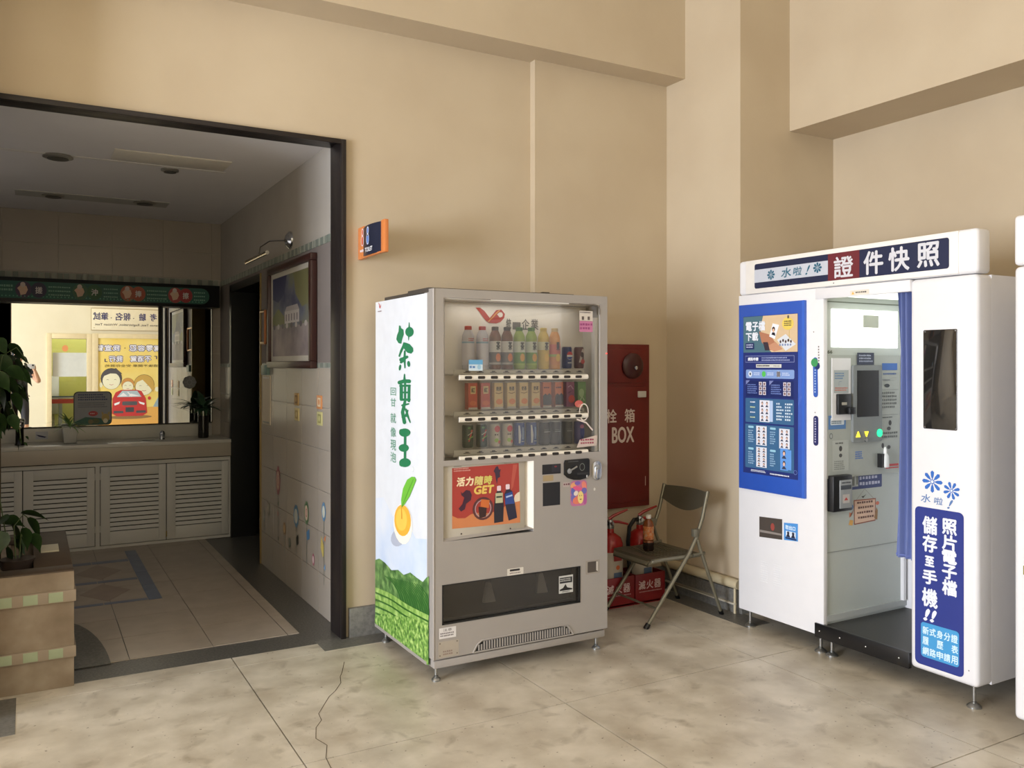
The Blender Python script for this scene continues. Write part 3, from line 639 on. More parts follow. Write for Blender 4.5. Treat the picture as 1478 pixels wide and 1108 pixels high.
qp(sm([(92,945),(105,905),(140,880),(190,868),(235,870),(292,884)],5)+[(292,1103),(283,1098)],M_H3,6)
A.build('tea_garden_print', vm)

# ------------------------------------------------------------------ drinks on display
def ctext(mb_art, *a): pass
def curved_label(r, z0, z1, col, n=20, a0=-2.2, a1=-0.94+0.0):
    return MB(col).lathe((0,0,0),[(r,z0),(r,z1)],n)
def drink_bottle(x, zb, h, body, cap, label, stripes, lab):
    # tall sleeved bottle dummy: body, cap, wrapped label, coloured bands
    t = thing('drink_bottle', lab, 'bottle', (x, DY, zb), None); r = .0290
    obj('bottle_body', MB(body).lathe((x,DY,zb),[(r*.9,0),(r,.004),(r,h*.74),(r*.94,h*.79),(r*.66,h*.88),(r*.52,h*.92)],16), t)
    obj('cap', MB(cap).lathe((x,DY,zb),[(r*.60,h*.91),(r*.60,h*.99),(r*.45,h)],14), t)
    l_ = obj('label', MB(label).lathe((x,DY,zb),[(r*1.02,h*.10),(r*1.03,h*.66)],18), t)
    for (a, b, c) in stripes: obj('label_band', MB(pmat(c)).lathe((x,DY,zb),[(r*1.04,h*a),(r*1.05,h*b)],18), l_)
    return t
def mark(name, x, zb, parent, items, y):
    A = Art(Face((x,y,zb),(1,0,0),(0,0,1))); 
    for it in items: getattr(A, it[0])(*it[1:])
    return A.build(name, parent)
DY = VY+.060
def DX(i, row): return VX+((.200,.277,.347,.414,.483,.553,.624,.691,.765,.839),(.216,.285,.357,.429,.499,.568,.634,.706,.774,.845),(.198,.273,.345,.415,.482,.553,.628,.693,.765,.840))[row][i]+.010
CLR = mat((206,204,214),0.2); 
names = ['leftmost','second from left']
def glab(r,g,b): return pmat((r,g,b))
row1 = [
 ('clear water bottle with a red cap, leftmost on the top display shelf',CLR,(190,50,44),(212,210,222),[(.60,.64,(150,180,204))],'water bottles on the top display shelf'),
 ('clear water bottle with a red cap, second from the left on the top display shelf',CLR,(190,50,44),(212,210,222),[(.60,.64,(150,180,204))],'water bottles on the top display shelf'),
 ('brown tea bottle with a white label, beside the two water bottles',(120,76,44),(70,60,50),(116,110,112),[(.40,.66,(222,220,218)),(.12,.16,(190,186,186))],'brown tea bottles'),
 ('brown tea bottle with a white label, next to the green tea bottles',(120,76,44),(70,60,50),(116,110,112),[(.40,.66,(222,220,218)),(.12,.16,(190,186,186))],'brown tea bottles'),
 ('green tea bottle standing right of the brown tea bottles',(150,176,70),(70,120,50),(112,158,66),[(.40,.66,(216,222,214)),(.10,.14,(160,190,80))],'green tea bottles'),
 ('green tea bottle standing left of the yellow tea bottle',(150,176,70),(70,120,50),(112,158,66),[(.40,.66,(216,222,214)),(.10,.14,(160,190,80))],'green tea bottles'),
 ('yellow tea bottle with a white label on the top display shelf',(220,190,90),(214,186,90),(218,186,84),[(.46,.66,(228,222,190))],None),
 ('orange fruit tea bottle, last tall bottle on the top display shelf',(226,160,84),(216,190,140),(222,150,84),[(.36,.60,(214,110,96)),(.30,.36,(160,180,90))],None)]
for i, (lab, body, cap, lbl, st, grp) in enumerate(row1):
    x = DX(i,0); b = body if isinstance(body, bpy.types.Material) else mat(body,0.25)
    t = drink_bottle(x, 1.4545, .208, b, mat(cap,0.4), pmat(lbl), st, lab)
    if grp: t['group'] = grp
    it = []
    if i >= 2: it += [('text','茶' if i<7 else '果',-.010,.092,.010,.132,(34,38,34),1,.0012),('disc',0,.055,.013,.02,(222,130,70) if i<4 else ((226,170,70) if i<6 else (236,196,90)),1)]
    else: it += [('scrib',-.014,.13,.014,.148,2,(190,90,100),1)]
    mark('label_print', x, 1.457, t, it, DY-.0315)
def can(x, zb, h, r, col, lab, items, grp=None, top=(190,190,192), nm='drink_can'):
    t = thing(nm, lab, 'can', (x, DY, zb), grp)
    obj('can_body', MB(pmat(col)).lathe((x,DY,zb),[(r*.86,0),(r*.95,.003),(r,.010),(r,h-.010),(r*.9,h-.003)],18), t)
    obj('can_top', MB(pmat(top)).lathe((x,DY,zb),[(r*.9,h-.003),(r*.88,h),(r*.8,h-.002)],18), t)
    mark('can_print', x, zb, t, items, DY-r-.0006)
can(DX(8,0),1.458,.112,.0255,(38,58,120),'navy cola can with a red and white ball emblem',[('disc',0,.065,.017,.021,(226,226,230),1),('poly',ell(0,.067,.017,.019,12,0.1,math.pi-.1),(200,50,56),2),('poly',ell(0,.062,.016,.016,12,math.pi+.2,2*math.pi-.2),(40,80,170),2),('scrib',-.012,.022,.012,.034,1,(200,206,220),1)])
can(DX(9,0),1.458,.112,.0255,(92,50,54),'dark red cola can at the right end of the top display shelf',[('poly',[(-.018,.03),(-.008,.03),(.016,.08),(.016,.10),(.002,.10)],(190,176,172),1),('disc',.006,.035,.012,.012,(190,70,66),1),('disc',.002,.07,.010,.014,(60,36,40),2)])
def carton(i, col, lab, items, grp=None, zb=1.262, h=.127, wd=.049):
    x = DX(i,1); t = thing('drink_carton', lab, 'carton', (x, DY, zb), grp)
    obj('carton_body', MB(pmat(col)).box(x-wd/2,DY-.02,zb,x+wd/2,DY+.02,zb+h), t, bevel=.0015)
    obj('top_flap', MB(pmat((200,196,190))).box(x-wd/2,DY-.004,zb+h,x+wd/2,DY+.012,zb+h+.004), t)
    mark('carton_print', x, zb, t, items, DY-.0206)
for i in (0,1): carton(i,(196,84,62),'red tea drink carton, %s on the middle display shelf' % names[i],[('rect',-.014,.075,.014,.112,(222,196,140),1),('text','紅',-.009,.082,.009,.104,(60,40,30),2,.0007),('rect',-.0245,0,.0245,.010,(190,184,178),1),('disc',0,.03,.018,.012,(214,110,70),1)],'red drink cartons')
for k, i in enumerate((2,3,4,5)): carton(i,(222,196,140),'cream coloured milk tea carton, %s of the four on the middle shelf' % ('first','second','third','fourth')[k],[('text','奶茶',-.014,.088,.014,.108,(70,56,40),1,.0006),('line',[(-.018,.078),(0,.074),(.018,.080)],.003,(120,80,50),1),('disc',.002,.035,.018,.014,(224,140,80),1),('rect',-.0245,0,.0245,.010,(190,184,178),1)],'milk tea cartons')
for k, i in enumerate((6,7)): carton(i,(208,112,58),'orange and black coffee carton, %s on the middle display shelf' % ('left one of the pair','right one of the pair')[k],[('rect',-.0245,.012,.0245,.06,(46,42,44),1),('poly',[(-.0245,.06),(-.012,.07),(0,.062),(.012,.072),(.0245,.06)],(46,42,44),1),('scrib',-.02,.092,.02,.106,1,(90,40,24),1),('rect',-.0245,0,.0245,.010,(190,184,178),2)],'coffee cartons')
carton(8,(142,82,118),'purple drink carton with a red fruit print on the middle shelf',[('disc',.006,.04,.02,.02,(206,76,62),1),('line',[(-.016,.10),(.0,.11),(.016,.09)],.004,(214,180,196),1),('line',[(-.016,.07),(.004,.08)],.004,(90,40,80),1)])
carton(9,(118,158,98),'green drink carton at the right end of the middle shelf',[('disc',-.004,.07,.016,.022,(176,204,150),1),('line',[(-.014,.03),(.0,.05),(.014,.03)],.004,(214,226,196),1)])
for k in (0,1): can(DX(k,2),1.080,.112,.027,(34,62,48),'dark green soda can with red lettering, %s on the bottom display shelf' % names[k],[('poly',[(-.012,.03),(-.004,.03),(.014,.085),(.006,.085)],(190,70,60),1),('line',[(-.014,.06),(.012,.075)],.004,(190,200,190),1),('line',[(-.012,.04),(.014,.055)],.005,(120,180,90),1),('disc',-.006,.095,.008,.005,(90,150,90),1)],'dark green soda cans')
for k in (2,3): can(DX(k,2),1.080,.110,.026,(214,208,200),'white can with a red fruit and green leaves, %s of the pair' % ('left' if k == 2 else 'right'),[('disc',0,.085,.015,.016,(206,60,66),1),('disc',-.004,.03,.012,.010,(150,190,80),1),('scrib',-.014,.05,.014,.064,1,(70,60,60),1),('disc',.01,.022,.006,.008,(206,90,80),1)],'white fruit soda cans')
for k in (4,5): can(DX(k,2),1.078,.115,.027,(52,82,160),'blue sports drink can with a white wave, %s of the pair' % ('left' if k == 4 else 'right'),[('poly',[(-.018,.012),(-.008,.012),(-.004,.05),(-.012,.10),(-.020,.10)],(214,218,226),1),('line',[(.006,.03),(.006,.09)],.008,(150,176,220),1),('line',[(-.002,.02),(.014,.02)],.003,(214,218,226),1)],'blue sports drink cans')
for k, w_ in ((6,'leftmost'),(7,'middle'),(8,'rightmost')): can(DX(k,2),1.073,.118,.029,(44,44,46) if k < 8 else (74,76,74),'%s of the three black coffee bottles with a silver cap' % w_,[('rect',-.018,.066,.018,.069,(180,180,180),1),('scrib',-.016,.072,.016,.080,1,(120,120,120),1),('line',[(-.008,.02),(-.008,.06)],.002,(90,90,92),1),('line',[(.004,.02),(.004,.06)],.002,(90,90,92),1)],'black coffee bottles',top=(206,206,204),nm='coffee_bottle')
can(DX(9,2),1.070,.118,.026,(110,104,160),'purple blue can behind the white sticker at the bottom right',[('disc',.002,.06,.014,.03,(60,74,150),1),('disc',0,.09,.012,.010,(206,130,170),1)])

# ------------------------------------------------------------------ red fire hose box
M_RED = mat((102,28,25), 0.35, 0, 0.05, 6)
hb = thing('fire_hose_box', 'dark red wall cabinet with white lettering behind the grey vending machine', 'fire box', (3.12,4.39,.568))
obj('cabinet_body', MB(M_RED).box(2.74,4.352,.568,3.490,4.3945,1.608), hb, bevel=.003)
obj('upper_door', MB(M_RED).box(2.775,4.344,1.362,3.462,4.353,1.578), hb, bevel=.003)
ld = obj('lower_door', MB(M_RED).box(2.775,4.342,.602,3.455,4.353,1.338), hb, bevel=.003)
obj('latch', MB(mat((190,186,180),0.4)).box(3.385,4.334,1.268,3.452,4.343,1.308), ld, bevel=.003)
RX = Matrix.Rotation(math.pi/2,3,'X')
bell = obj('alarm_bell', MB(mat((62,20,20),0.3)).lathe((3.345,4.344,1.470),[(.082,0),(.082,.010),(.072,.022),(.040,.030),(.018,.032)],26,M=RX), hb)
obj('bell_screw', MB(M_CHROME).lathe((3.345,4.31,1.458),[(.014,0),(.012,.01),(.006,.012)],12,M=RX), bell)
obj('edge_chip', MB(mat((186,166,150),0.6)).box(3.447,4.3412,.70,3.452,4.343,.76), ld)
A = Art(Face((0,4.3412,0),(1,0,0),(0,0,1)))
for ch_, x0 in (('消',2.86),('防',3.0),('箱',3.283)): A.text(ch_,x0,1.112,x0+.078,1.196,(206,190,180),1,.0016)
A.text('栓',3.14,1.112,3.218,1.196,(206,190,180),1,.0016)
A.text('FIRE',2.86,.985,3.06,1.082,(206,190,180),1,.003).text('BOX',3.185,.985,3.355,1.082,(206,190,180),1,.003)
A.build('painted_lettering', ld)

# ------------------------------------------------------------------ fire extinguishers in their red stands
def extinguisher(x, y, lab):
    t = thing('fire_extinguisher', lab, 'extinguisher', (x,y,.02), 'fire extinguishers in the corner')
    obj('cylinder', MB(mat((150,30,26),0.25)).lathe((x,y,.02),[(.074,0),(.078,.012),(.078,.355),(.066,.392),(.034,.415),(.024,.42),(.022,.45)],24), t)
    obj('label', MB(mat((196,186,172),0.5)).lathe((x,y,.02),[(.0788,.13),(.0788,.31)],24), t)
    A = Art(Face((x-.03,y-.0795,0),(1,0,0),(0,0,1))); A.rect(0,.28,.06,.32,(150,40,34)).disc(.03,.24,.014,.014,(214,110,60)).rect(0,.17,.06,.21,(90,110,140)); A.build('label_print', t)
    v = obj('valve', MB(M_STEEL).lathe((x,y,.46),[(.020,0),(.024,.01),(.024,.045),(.015,.06)],14), t)
    obj('squeeze_lever', MB(mat((150,34,28),0.3)).tube([(x-.01,y,.525),(x+.02,y-.01,.545),(x+.11,y-.03,.578)],[.010,.010,.006],8), v)
    obj('carry_handle', MB(mat((150,34,28),0.3)).tube([(x-.01,y,.508),(x+.05,y-.02,.505),(x+.11,y-.035,.488)],[.010,.009,.006],8), v)
    obj('gauge', MB(M_CHROME).lathe((x-.005,y-.022,.500),[(.013,0),(.013,.010),(.005,.011)],12,M=RX), v)
    obj('hose', MB(M_BLACK).tube([(x-.02,y-.005,.50),(x-.06,y-.02,.505),(x-.105,y-.03,.465),(x-.120,y-.035,.38),(x-.112,y-.035,.25),(x-.10,y-.03,.15)],.013,8), t)
def ext_stand(x0, x1, lab):
    y0, y1, h = 4.175, 4.372, .182
    t = thing('extinguisher_stand', lab, 'stand', ((x0+x1)/2,(y0+y1)/2,0), 'red stands of the extinguishers'); m = mat((128,26,30),0.4)
    obj('front_panel', MB(m).box(x0,y0,.004,x1,y0+.008,h), t, bevel=.002)
    obj('side_panel', MB(m).box(x0,y0+.008,.004,x0+.008,y1,h), t); obj('side_panel', MB(m).box(x1-.008,y0+.008,.004,x1,y1,h), t)
    obj('back_panel', MB(m).box(x0,y1-.008,.004,x1,y1,h), t); obj('bottom', MB(m).box(x0,y0,0,x1,y1,.014), t)
    A = Art(Face((x0,y0,0),(1,0,0),(0,0,1))); wd = x1-x0; s_ = (wd-.05)/3
    for i, ch_ in enumerate('滅火器'): A.text(ch_,.025+i*s_,.088,.025+(i+.85)*s_,.140,(214,190,190),1,.0012)
    A.scrib(.03,.066,wd-.03,.078,1,(190,150,150),1,1,char=.011); A.build('lettering', t)
ext_stand(3.000,3.232,'red fire extinguisher stand nearest the vending machine'); ext_stand(3.240,3.472,'red fire extinguisher stand nearest the wall corner')
extinguisher(3.118,4.27,'red fire extinguisher beside the vending machine, label in view'); extinguisher(3.360,4.285,'red fire extinguisher behind the tea bottle on the chair')

# ------------------------------------------------------------------ folding chair
M_TUBE = mat((128,124,108), 0.35, 0.5); M_SEAT = mat((88,82,68), 0.45, 0.1, 0.05, 10)
t = thing('folding_chair', 'grey green metal folding chair in the corner behind the vending machine', 'chair', (3.28,3.95,0))
for y in (3.765, 4.155):
    l1 = obj('front_leg', MB(M_TUBE).tube([(3.003,y,.012),(3.20,y,.252),(3.312,y,.39),(3.365,y,.475),(3.41,y,.58),(3.452,y,.735)],.0115,10), t)
    obj('leg_cap', MB(M_BLACK).tube([(2.992,y,.0),(3.012,y,.024)],.0155,10), l1)
    l2 = obj('rear_leg', MB(M_TUBE).tube([(3.556,y,.012),(3.45,y,.27),(3.352,y,.503)],.0105,10), t)
    obj('leg_cap', MB(M_BLACK).tube([(3.561,y,0),(3.552,y,.024)],0.0145,10), l2)
    obj('pivot_plate', MB(M_TUBE).box(3.336,y-.014,.480,3.378,y+.014,.525), t, bevel=.004)
    obj('seat_link', MB(M_TUBE).tube([(3.34,y,.372),(3.425,y,.378)],.010,8), t)
obj('crossbar', MB(M_TUBE).tube([(3.075,3.765,.10),(3.075,4.155,.10)],.007,8), t)
obj('crossbar', MB(M_TUBE).tube([(3.515,3.765,.11),(3.515,4.155,.11)],.007,8), t)
sm = MB(M_SEAT); prof = [(3.035,.352),(3.05,.376),(3.12,.380),(3.22,.372),(3.32,.370),(3.40,.378)]
ny = 9
for i, (x, z) in enumerate(prof):
    for j in range(ny):
        v = j/(ny-1); ww = .165 if i == 0 else .178
        sm.v.append(Vector((x, 3.96-ww+2*ww*v, z-.012*math.sin(v*math.pi)*(1 if 1 < i < 5 else 0))))
k = len(sm.v)
for p in list(sm.v): sm.v.append(p+Vector((0,0,-.018)))
im = sm.mid(M_SEAT)
for i in range(len(prof)-1):
    for j in range(ny-1):
        a = i*ny+j; sm.f.append([a,a+ny,a+ny+1,a+1]); sm.f.append([k+a,k+a+1,k+a+ny+1,k+a+ny]); sm.mi += [im,im]
for i in range(len(prof)-1):
    for j, fl2 in ((0,False),(ny-1,True)):
        a = i*ny+j; f = [a,a+ny,k+a+ny,k+a]; sm.f.append(f if fl2 else f[::-1]); sm.mi.append(im)
for i, fl2 in ((0,True),(len(prof)-1,False)):
    for j in range(ny-1):
        a = i*ny+j; f = [a,a+1,k+a+1,k+a]; sm.f.append(f[::-1] if not fl2 else f); sm.mi.append(im)
seat = obj('seat', sm, t)
obj('seat_rim', MB(mat((128,124,108),0.35,0.4)).tube([(3.40,3.782,.366),(3.12,3.782,.368),(3.06,3.785,.362),(3.038,3.81,.352),(3.036,4.11,.352),(3.06,4.135,.362),(3.40,4.138,.366)],.012,8), seat)
rb = MB(mat((104,98,82),0.4))
for i in range(9): rb.tube([(3.13+.03*i,3.80,.3835-.004),(3.13+.03*i,3.96,.3735-.004),(3.13+.03*i,4.12,.3835-.004)],.0028,6)
obj('seat_ribs', rb, seat)
bk = MB(mat((84,80,66),0.4,0.1)); n = 12; vs = []
for i in range(n+1):
    s_ = i/n; y = 4.155-.39*s_; bow = math.sin(s_*math.pi)
    for z in (.655-.055*bow, .728+.003*bow):
        xx = 3.405+(z-.60)*.36+.035*bow; vs += [(xx-.004,y,z),(xx+.004,y,z)]
fs_ = []
for i in range(n):
    a = 4*i; b = a+4; fs_ += [(a,b,b+2,a+2)[::-1],(a+1,a+3,b+3,b+1)[::-1],(a+2,b+2,b+3,a+3)[::-1],(a,a+1,b+1,b)[::-1]]
bk.add(vs, fs_); obj('backrest', bk, t)
# tea bottle standing on the seat
bx, by, bz = 3.205, 4.005, .372
t = thing('tea_bottle', 'amber plastic tea bottle with a white cap standing on the folding chair', 'bottle', (bx,by,bz))
obj('bottle_body', MB(mat((120,66,34),0.15,0,0.05,30)).lathe((bx,by,bz),[(.028,0),(.032,.006),(.032,.055),(.030,.06),(.032,.065),(.032,.15),(.026,.172),(.014,.186),(.012,.196)],18), t)
obj('label', MB(noise_mat('tea_bottle_label',[(150,60,44),(196,120,60),(176,150,130)],60,4,0.4)).lathe((bx,by,bz),[(.0328,.068),(.0328,.145)],18), t)
obj('dark_base', MB(mat((40,28,24),0.25)).lathe((bx,by,bz),[(.0290,.001),(.0328,.007),(.0328,.050)],18), t)
obj('cap', MB(mat((226,222,214),0.4)).lathe((bx,by,bz),[(.0155,.190),(.0155,.210),(.012,.212)],16), t)

# ------------------------------------------------------------------ photo booth
BX, BY1, BY0, BB, BT, BJ = 3.501, 3.5645, 2.1646, .096, 2.061, 1.868
BF = Face((BX,BY1,0),(0,-1,0),(0,0,1)); BW = BY1-BY0; BD = 4.25
pb = thing('photo_booth', 'white photo booth with navy header sign, blue poster door and blue curtain', 'photo booth', (3.87,2.86,0))
def bbx(mb, u0, v0, u1, v1, x0, x1, m=None): return mb.box(x0, BY1-u1, v0, x1, BY1-u0, v1, m)
obj('front_panel', bbx(MB(M_WHITE),0,BB,.594,BJ,BX,BX+.03), pb, bevel=.004)
obj('front_column', bbx(MB(M_WHITE),1.079,BB,BW,BJ-.003,BX,BX+.16), pb, bevel=.022, segs=4)
obj('lintel', bbx(MB(M_WHITE),.547,1.812,1.085,BJ-.003,BX-.006,BX+.03), pb, bevel=.002)
obj('header', bbx(MB(M_WHITE),0,BJ,BW,BT,BX,BX+.10), pb, bevel=.018, segs=4)
obj('header_panel', bbx(MB(mat((232,228,222),0.35)),.058,BJ+.004,1.316,BT-.004,BX-.004,BX+.01), pb, bevel=.002)
obj('side_wall', bbx(MB(M_WHITE),BW-.02,BB+.002,BW+.0002,BJ-.004,BX+.10,BD), pb)
obj('side_wall', bbx(MB(M_WHITE),0.001,BB+.002,.02,BJ-.004,BX+.03,BD), pb)
obj('rear_wall', bbx(MB(M_WHITE),.02,BB+.002,BW-.02,BJ-.004,BD-.02,BD), pb)
obj('roof', bbx(MB(M_WHITE),.01,BJ-.03,BW-.01,BJ-.006,BX+.03,BD), pb)
obj('interior_floor', bbx(MB(mat((58,58,56),0.45)),.575,.10,BW-.02,.152,BX+.012,BD-.02), pb)
sl = obj('sill', bbx(MB(mat((20,20,22),0.3)),.545,.086,1.081,.158,BX-.010,BX+.012), pb, bevel=.002)
for u in (.575,.70,.85,1.03): obj('sill_screw', MB(M_CHROME).lathe(BF.p(u,.122,.010),[(.005,0),(.004,.002),(.002,.003)],8,M=Matrix.Rotation(-math.pi/2,3,'Y')), sl)
# interior machine face towards the seat
IY = 2.98; IF = Face((0,IY,0),(1,0,0),(0,0,1))
M_IN = mat((186,192,187),0.4,0,0.01)
ip = obj('machine_face', MB(M_IN).box(BX+.028,IY,.152,4.16,IY+.02,1.83), pb)
obj('skirting', MB(mat((176,180,178),0.4)).box(BX+.028,IY-.010,.166,4.16,IY,.198), pb)
obj('panel_joint', MB(mat((150,154,150),0.4)).box(BX+.028,IY-.003,.515,4.16,IY,.519), ip)
obj('corner_strip', MB(M_WHITE).box(4.12,IY-.02,.198,4.14,IY,1.8), pb)
obj('inner_wall', MB(M_WHITE).box(4.16,BY0+.02,.152,4.18,IY+.02,1.83), pb)
obj('inner_ceiling', MB(mat((222,226,208),0.5)).box(BX+.03,BY0+.02,1.83,4.18,IY+.02,1.838), pb)
obj('light_box', MB(mat((255,255,250),0.4,0,0,emit=2.4)).box(3.567,IY-.006,1.567,4.09,IY,1.764), pb, bevel=.003, label='glowing white light panel')
obj('ceiling_lamp', MB(mat((250,255,240),0.4,0,0,emit=1.0)).box(3.58,2.35,1.822,4.10,2.93,1.8295), pb, label='lit ceiling lamp of the booth')
obj('top_joint', MB(mat((110,116,104),0.5)).box(BX+.035,IY-.003,1.797,4.14,IY,1.803), ip)
obj('grey_plate', MB(mat((176,178,166),0.5)).box(3.804,IY-.010,1.672,3.926,IY-.0055,1.738), pb)
obj('machine_plate', MB(mat((168,172,166),0.4)).box(BX+.03,IY-.008,.895,4.10,IY,1.527), ip)
M_P = Face((0,IY-.008,0),(1,0,0),(0,0,1))
ho = obj('screen_housing', MB(mat((128,132,132),0.4)).prism(rr(3.709,1.072,3.935,1.475,.012),M_P,0,.016), ip)
obj('screen', MB(mat((14,14,16),0.12)).box(3.737,IY-.026,1.205,3.906,IY-.0235,1.447), ho)
A = Art(Face((0,IY-.024,0),(1,0,0),(0,0,1)))
A.build if False else None
YL = mat((240,214,60),0.4,0,0,emit=1.2); GL = mat((40,224,150),0.4,0,0,emit=1.3)
bt = Face((0,IY-.024,0),(1,0,0),(0,0,1))
obj('up_button', MB(YL).prism([(3.727,1.100),(3.757,1.100),(3.742,1.130)],bt,0,.006), ho, label='glowing yellow triangle button pointing up')
obj('down_button', MB(YL).prism([(3.793,1.128),(3.807,1.100),(3.821,1.128)],bt,0,.006), ho, label='glowing yellow triangle button pointing down')
obj('start_button', MB(GL).prism(ell(3.912,1.116,.019,.021,16),bt,0,.006), ho, label='glowing green round button')
obj('coin_return_knob', MB(M_STEEL).prism(ell(3.803,1.084,.010,.010,12),bt,0,.008), ho)
obj('white_slab', MB(M_WHITE).box(3.561,IY-.012,1.191,3.703,IY-.008,1.511), ip)
obj('bill_reader', MB(M_DARK).box(3.590,IY-.028,1.222,3.686,IY-.012,1.327).box(3.66,IY-.042,1.222,3.706,IY-.012,1.258), ip, bevel=.003)
obj('payment_reader', MB(M_DARK).box(3.536,IY-.042,.728,3.680,IY,.912), ip, bevel=.006)
obj('reader_face', MB(mat((150,154,156),0.35)).box(3.580,IY-.045,.744,3.672,IY-.041,.888), ip, bevel=.002)
obj('bottle_holder', MB(M_DARK).box(3.918,IY-.035,.932,3.938,IY,1.005), ip)
A = Art(Face((0,IY-.013,0),(1,0,0),(0,0,1)))
A.rect(3.573,1.332,3.684,1.449,(172,178,178)).scrib(3.58,1.40,3.65,1.438,3,(96,130,170),1).scrib(3.58,1.34,3.676,1.362,2,(196,110,90),1).line([(3.61,1.37),(3.61,1.39),(3.63,1.39)],.002,(110,130,150),1)
A.build('slab_notice', ip); A = Art(Face((0,IY-.029,0),(1,0,0),(0,0,1)))
A.rect(3.612,1.270,3.652,1.284,(170,164,150),0)
A.rect(3.601,1.269,3.60101,1.27,(70,70,74),0)
A.build('reader_label', ip); A = Art(Face((0,IY-.013,0),(1,0,0),(0,0,1)))
A.rect(3.750,1.476,3.884,1.540,(52,58,78),0).scrib(3.765,1.487,3.87,1.532,3,(170,176,196),1)
A.rect(3.757,1.459,3.873,1.474,(206,176,170),0).scrib(3.76,1.461,3.87,1.472,1,(196,110,100),1)
A.build('dark_notice', ip); A = Art(Face((0,IY-.001,0),(1,0,0),(0,0,1)))
A.text('66',3.540,1.535,3.575,1.551,(100,104,92),0,.001)
A.build('number_mark', ip)
A = Art(Face((0,IY-.0085,0),(1,0,0),(0,0,1)))
A.rect(3.537,1.146,3.668,1.217,(88,128,180)).rrect(3.552,1.168,3.655,1.205,.006,(206,214,220),1).scrib(3.56,1.172,3.645,1.20,3,(90,110,130),2)
A.build('blue_sticker', ip); A = Art(Face((0,IY-.0085,0),(1,0,0),(0,0,1)))
A.disc(3.557,1.112,.013,.016,(120,124,122)).disc(3.557,1.112,.008,.010,(170,174,172),1)
A.build('key_knob', ip); A = Art(Face((0,IY-.0085,0),(1,0,0),(0,0,1)))
A.rect(3.567,.930,3.690,1.088,(180,184,178)).scrib(3.59,1.065,3.65,1.08,1,(90,92,90),1).disc(3.628,1.045,.012,.014,(70,70,70),1).disc(3.628,1.01,.012,.010,(80,80,80),1).scrib(3.58,.935,3.66,.985,5,(130,134,130),1)
A.build('pose_notice', ip); A = Art(Face((0,IY-.0085,0),(1,0,0),(0,0,1)))
A.scrib(3.741,.982,3.798,1.026,4,(70,120,200),1)
A.build('blue_text', ip); A = Art(Face((0,IY-.0085,0),(1,0,0),(0,0,1)))
A.rect(3.955,1.448,4.08,1.485,(60,106,180)).scrib(3.965,1.42,4.08,1.435,1,(70,100,160)).disc(3.995,1.365,.022,.010,(60,66,70)).scrib(3.956,1.39,4.02,1.40,1,(120,124,130)).rect(3.945,1.342,4.09,1.344,(130,134,130))
A.scrib(3.955,1.24,4.08,1.335,5,(110,114,112)).rect(3.945,1.208,4.09,1.210,(130,134,130)).scrib(3.96,1.19,4.05,1.20,1,(90,94,92)).disc(4.02,1.165,.012,.014,(60,60,60)).disc(4.01,1.135,.016,.010,(80,80,80)).scrib(3.955,1.08,4.08,1.12,2,(110,114,112)).disc(3.96,1.045,.01,.014,(60,60,60)).disc(4.01,1.035,.014,.01,(70,70,70)).rect(3.985,.932,4.09,.944,(196,70,70)).rect(3.985,.920,4.09,.926,(196,70,70))
A.build('instruction_column', ip)
A = Art(IF)
A.rrect(3.682,.825,3.964,.936,.006,(62,74,122)).rect(3.697,.84,3.775,.925,(176,180,178),1).rect(3.72,.845,3.745,.92,(110,114,110),2).rect(3.76,.85,3.77,.915,(100,104,100),2).scrib(3.785,.835,3.955,.925,3,(186,190,214),1)
A.rect(3.592,.870,3.682,.872,(90,94,96),3)
A.build('navy_banner', ip); A = Art(IF)
A.line([(3.753,.763),(3.826,.823),(3.90,.765)],.0016,(110,96,90)).poly([(3.80,.785),(3.812,.775),(3.84,.795),(3.818,.786)],(60,60,60),1)
A.poly([(3.740,.770),(3.915,.768),(3.912,.648),(3.742,.640)],(150,86,66),0).poly([(3.746,.764),(3.909,.762),(3.906,.654),(3.748,.646)],(224,190,166),1)
for r_ in range(4): A.scrib(3.765+.008*(r_ % 2),.742-r_*.026,3.895,.756-r_*.026+.006,1,(110,76,66),2,1,char=.018)
A.disc(3.722,.735,.014,.014,(90,120,170),1).poly([(3.705,.71),(3.728,.70),(3.735,.72),(3.72,.69),(3.705,.68)],(214,130,90),1).poly([(3.700,.645),(3.730,.638),(3.735,.665),(3.71,.67)],(222,170,90),1).disc(3.928,.74,.014,.010,(206,120,96),1).poly([(3.90,.665),(3.925,.65),(3.93,.70),(3.92,.72)],(160,120,80),2)
A.build('hanging_note', ip)
A = Art(Face((0,IY-.0455,0),(1,0,0),(0,0,1)))
A.rect(3.586,.84,3.666,.862,(70,76,84)).rect(3.60,.77,3.652,.815,(190,184,180)).poly([(3.61,.785),(3.625,.80),(3.64,.785)],(196,70,64),1).scrib(3.592,.868,3.662,.880,1,(60,64,70)); A.build('reader_print', ip)
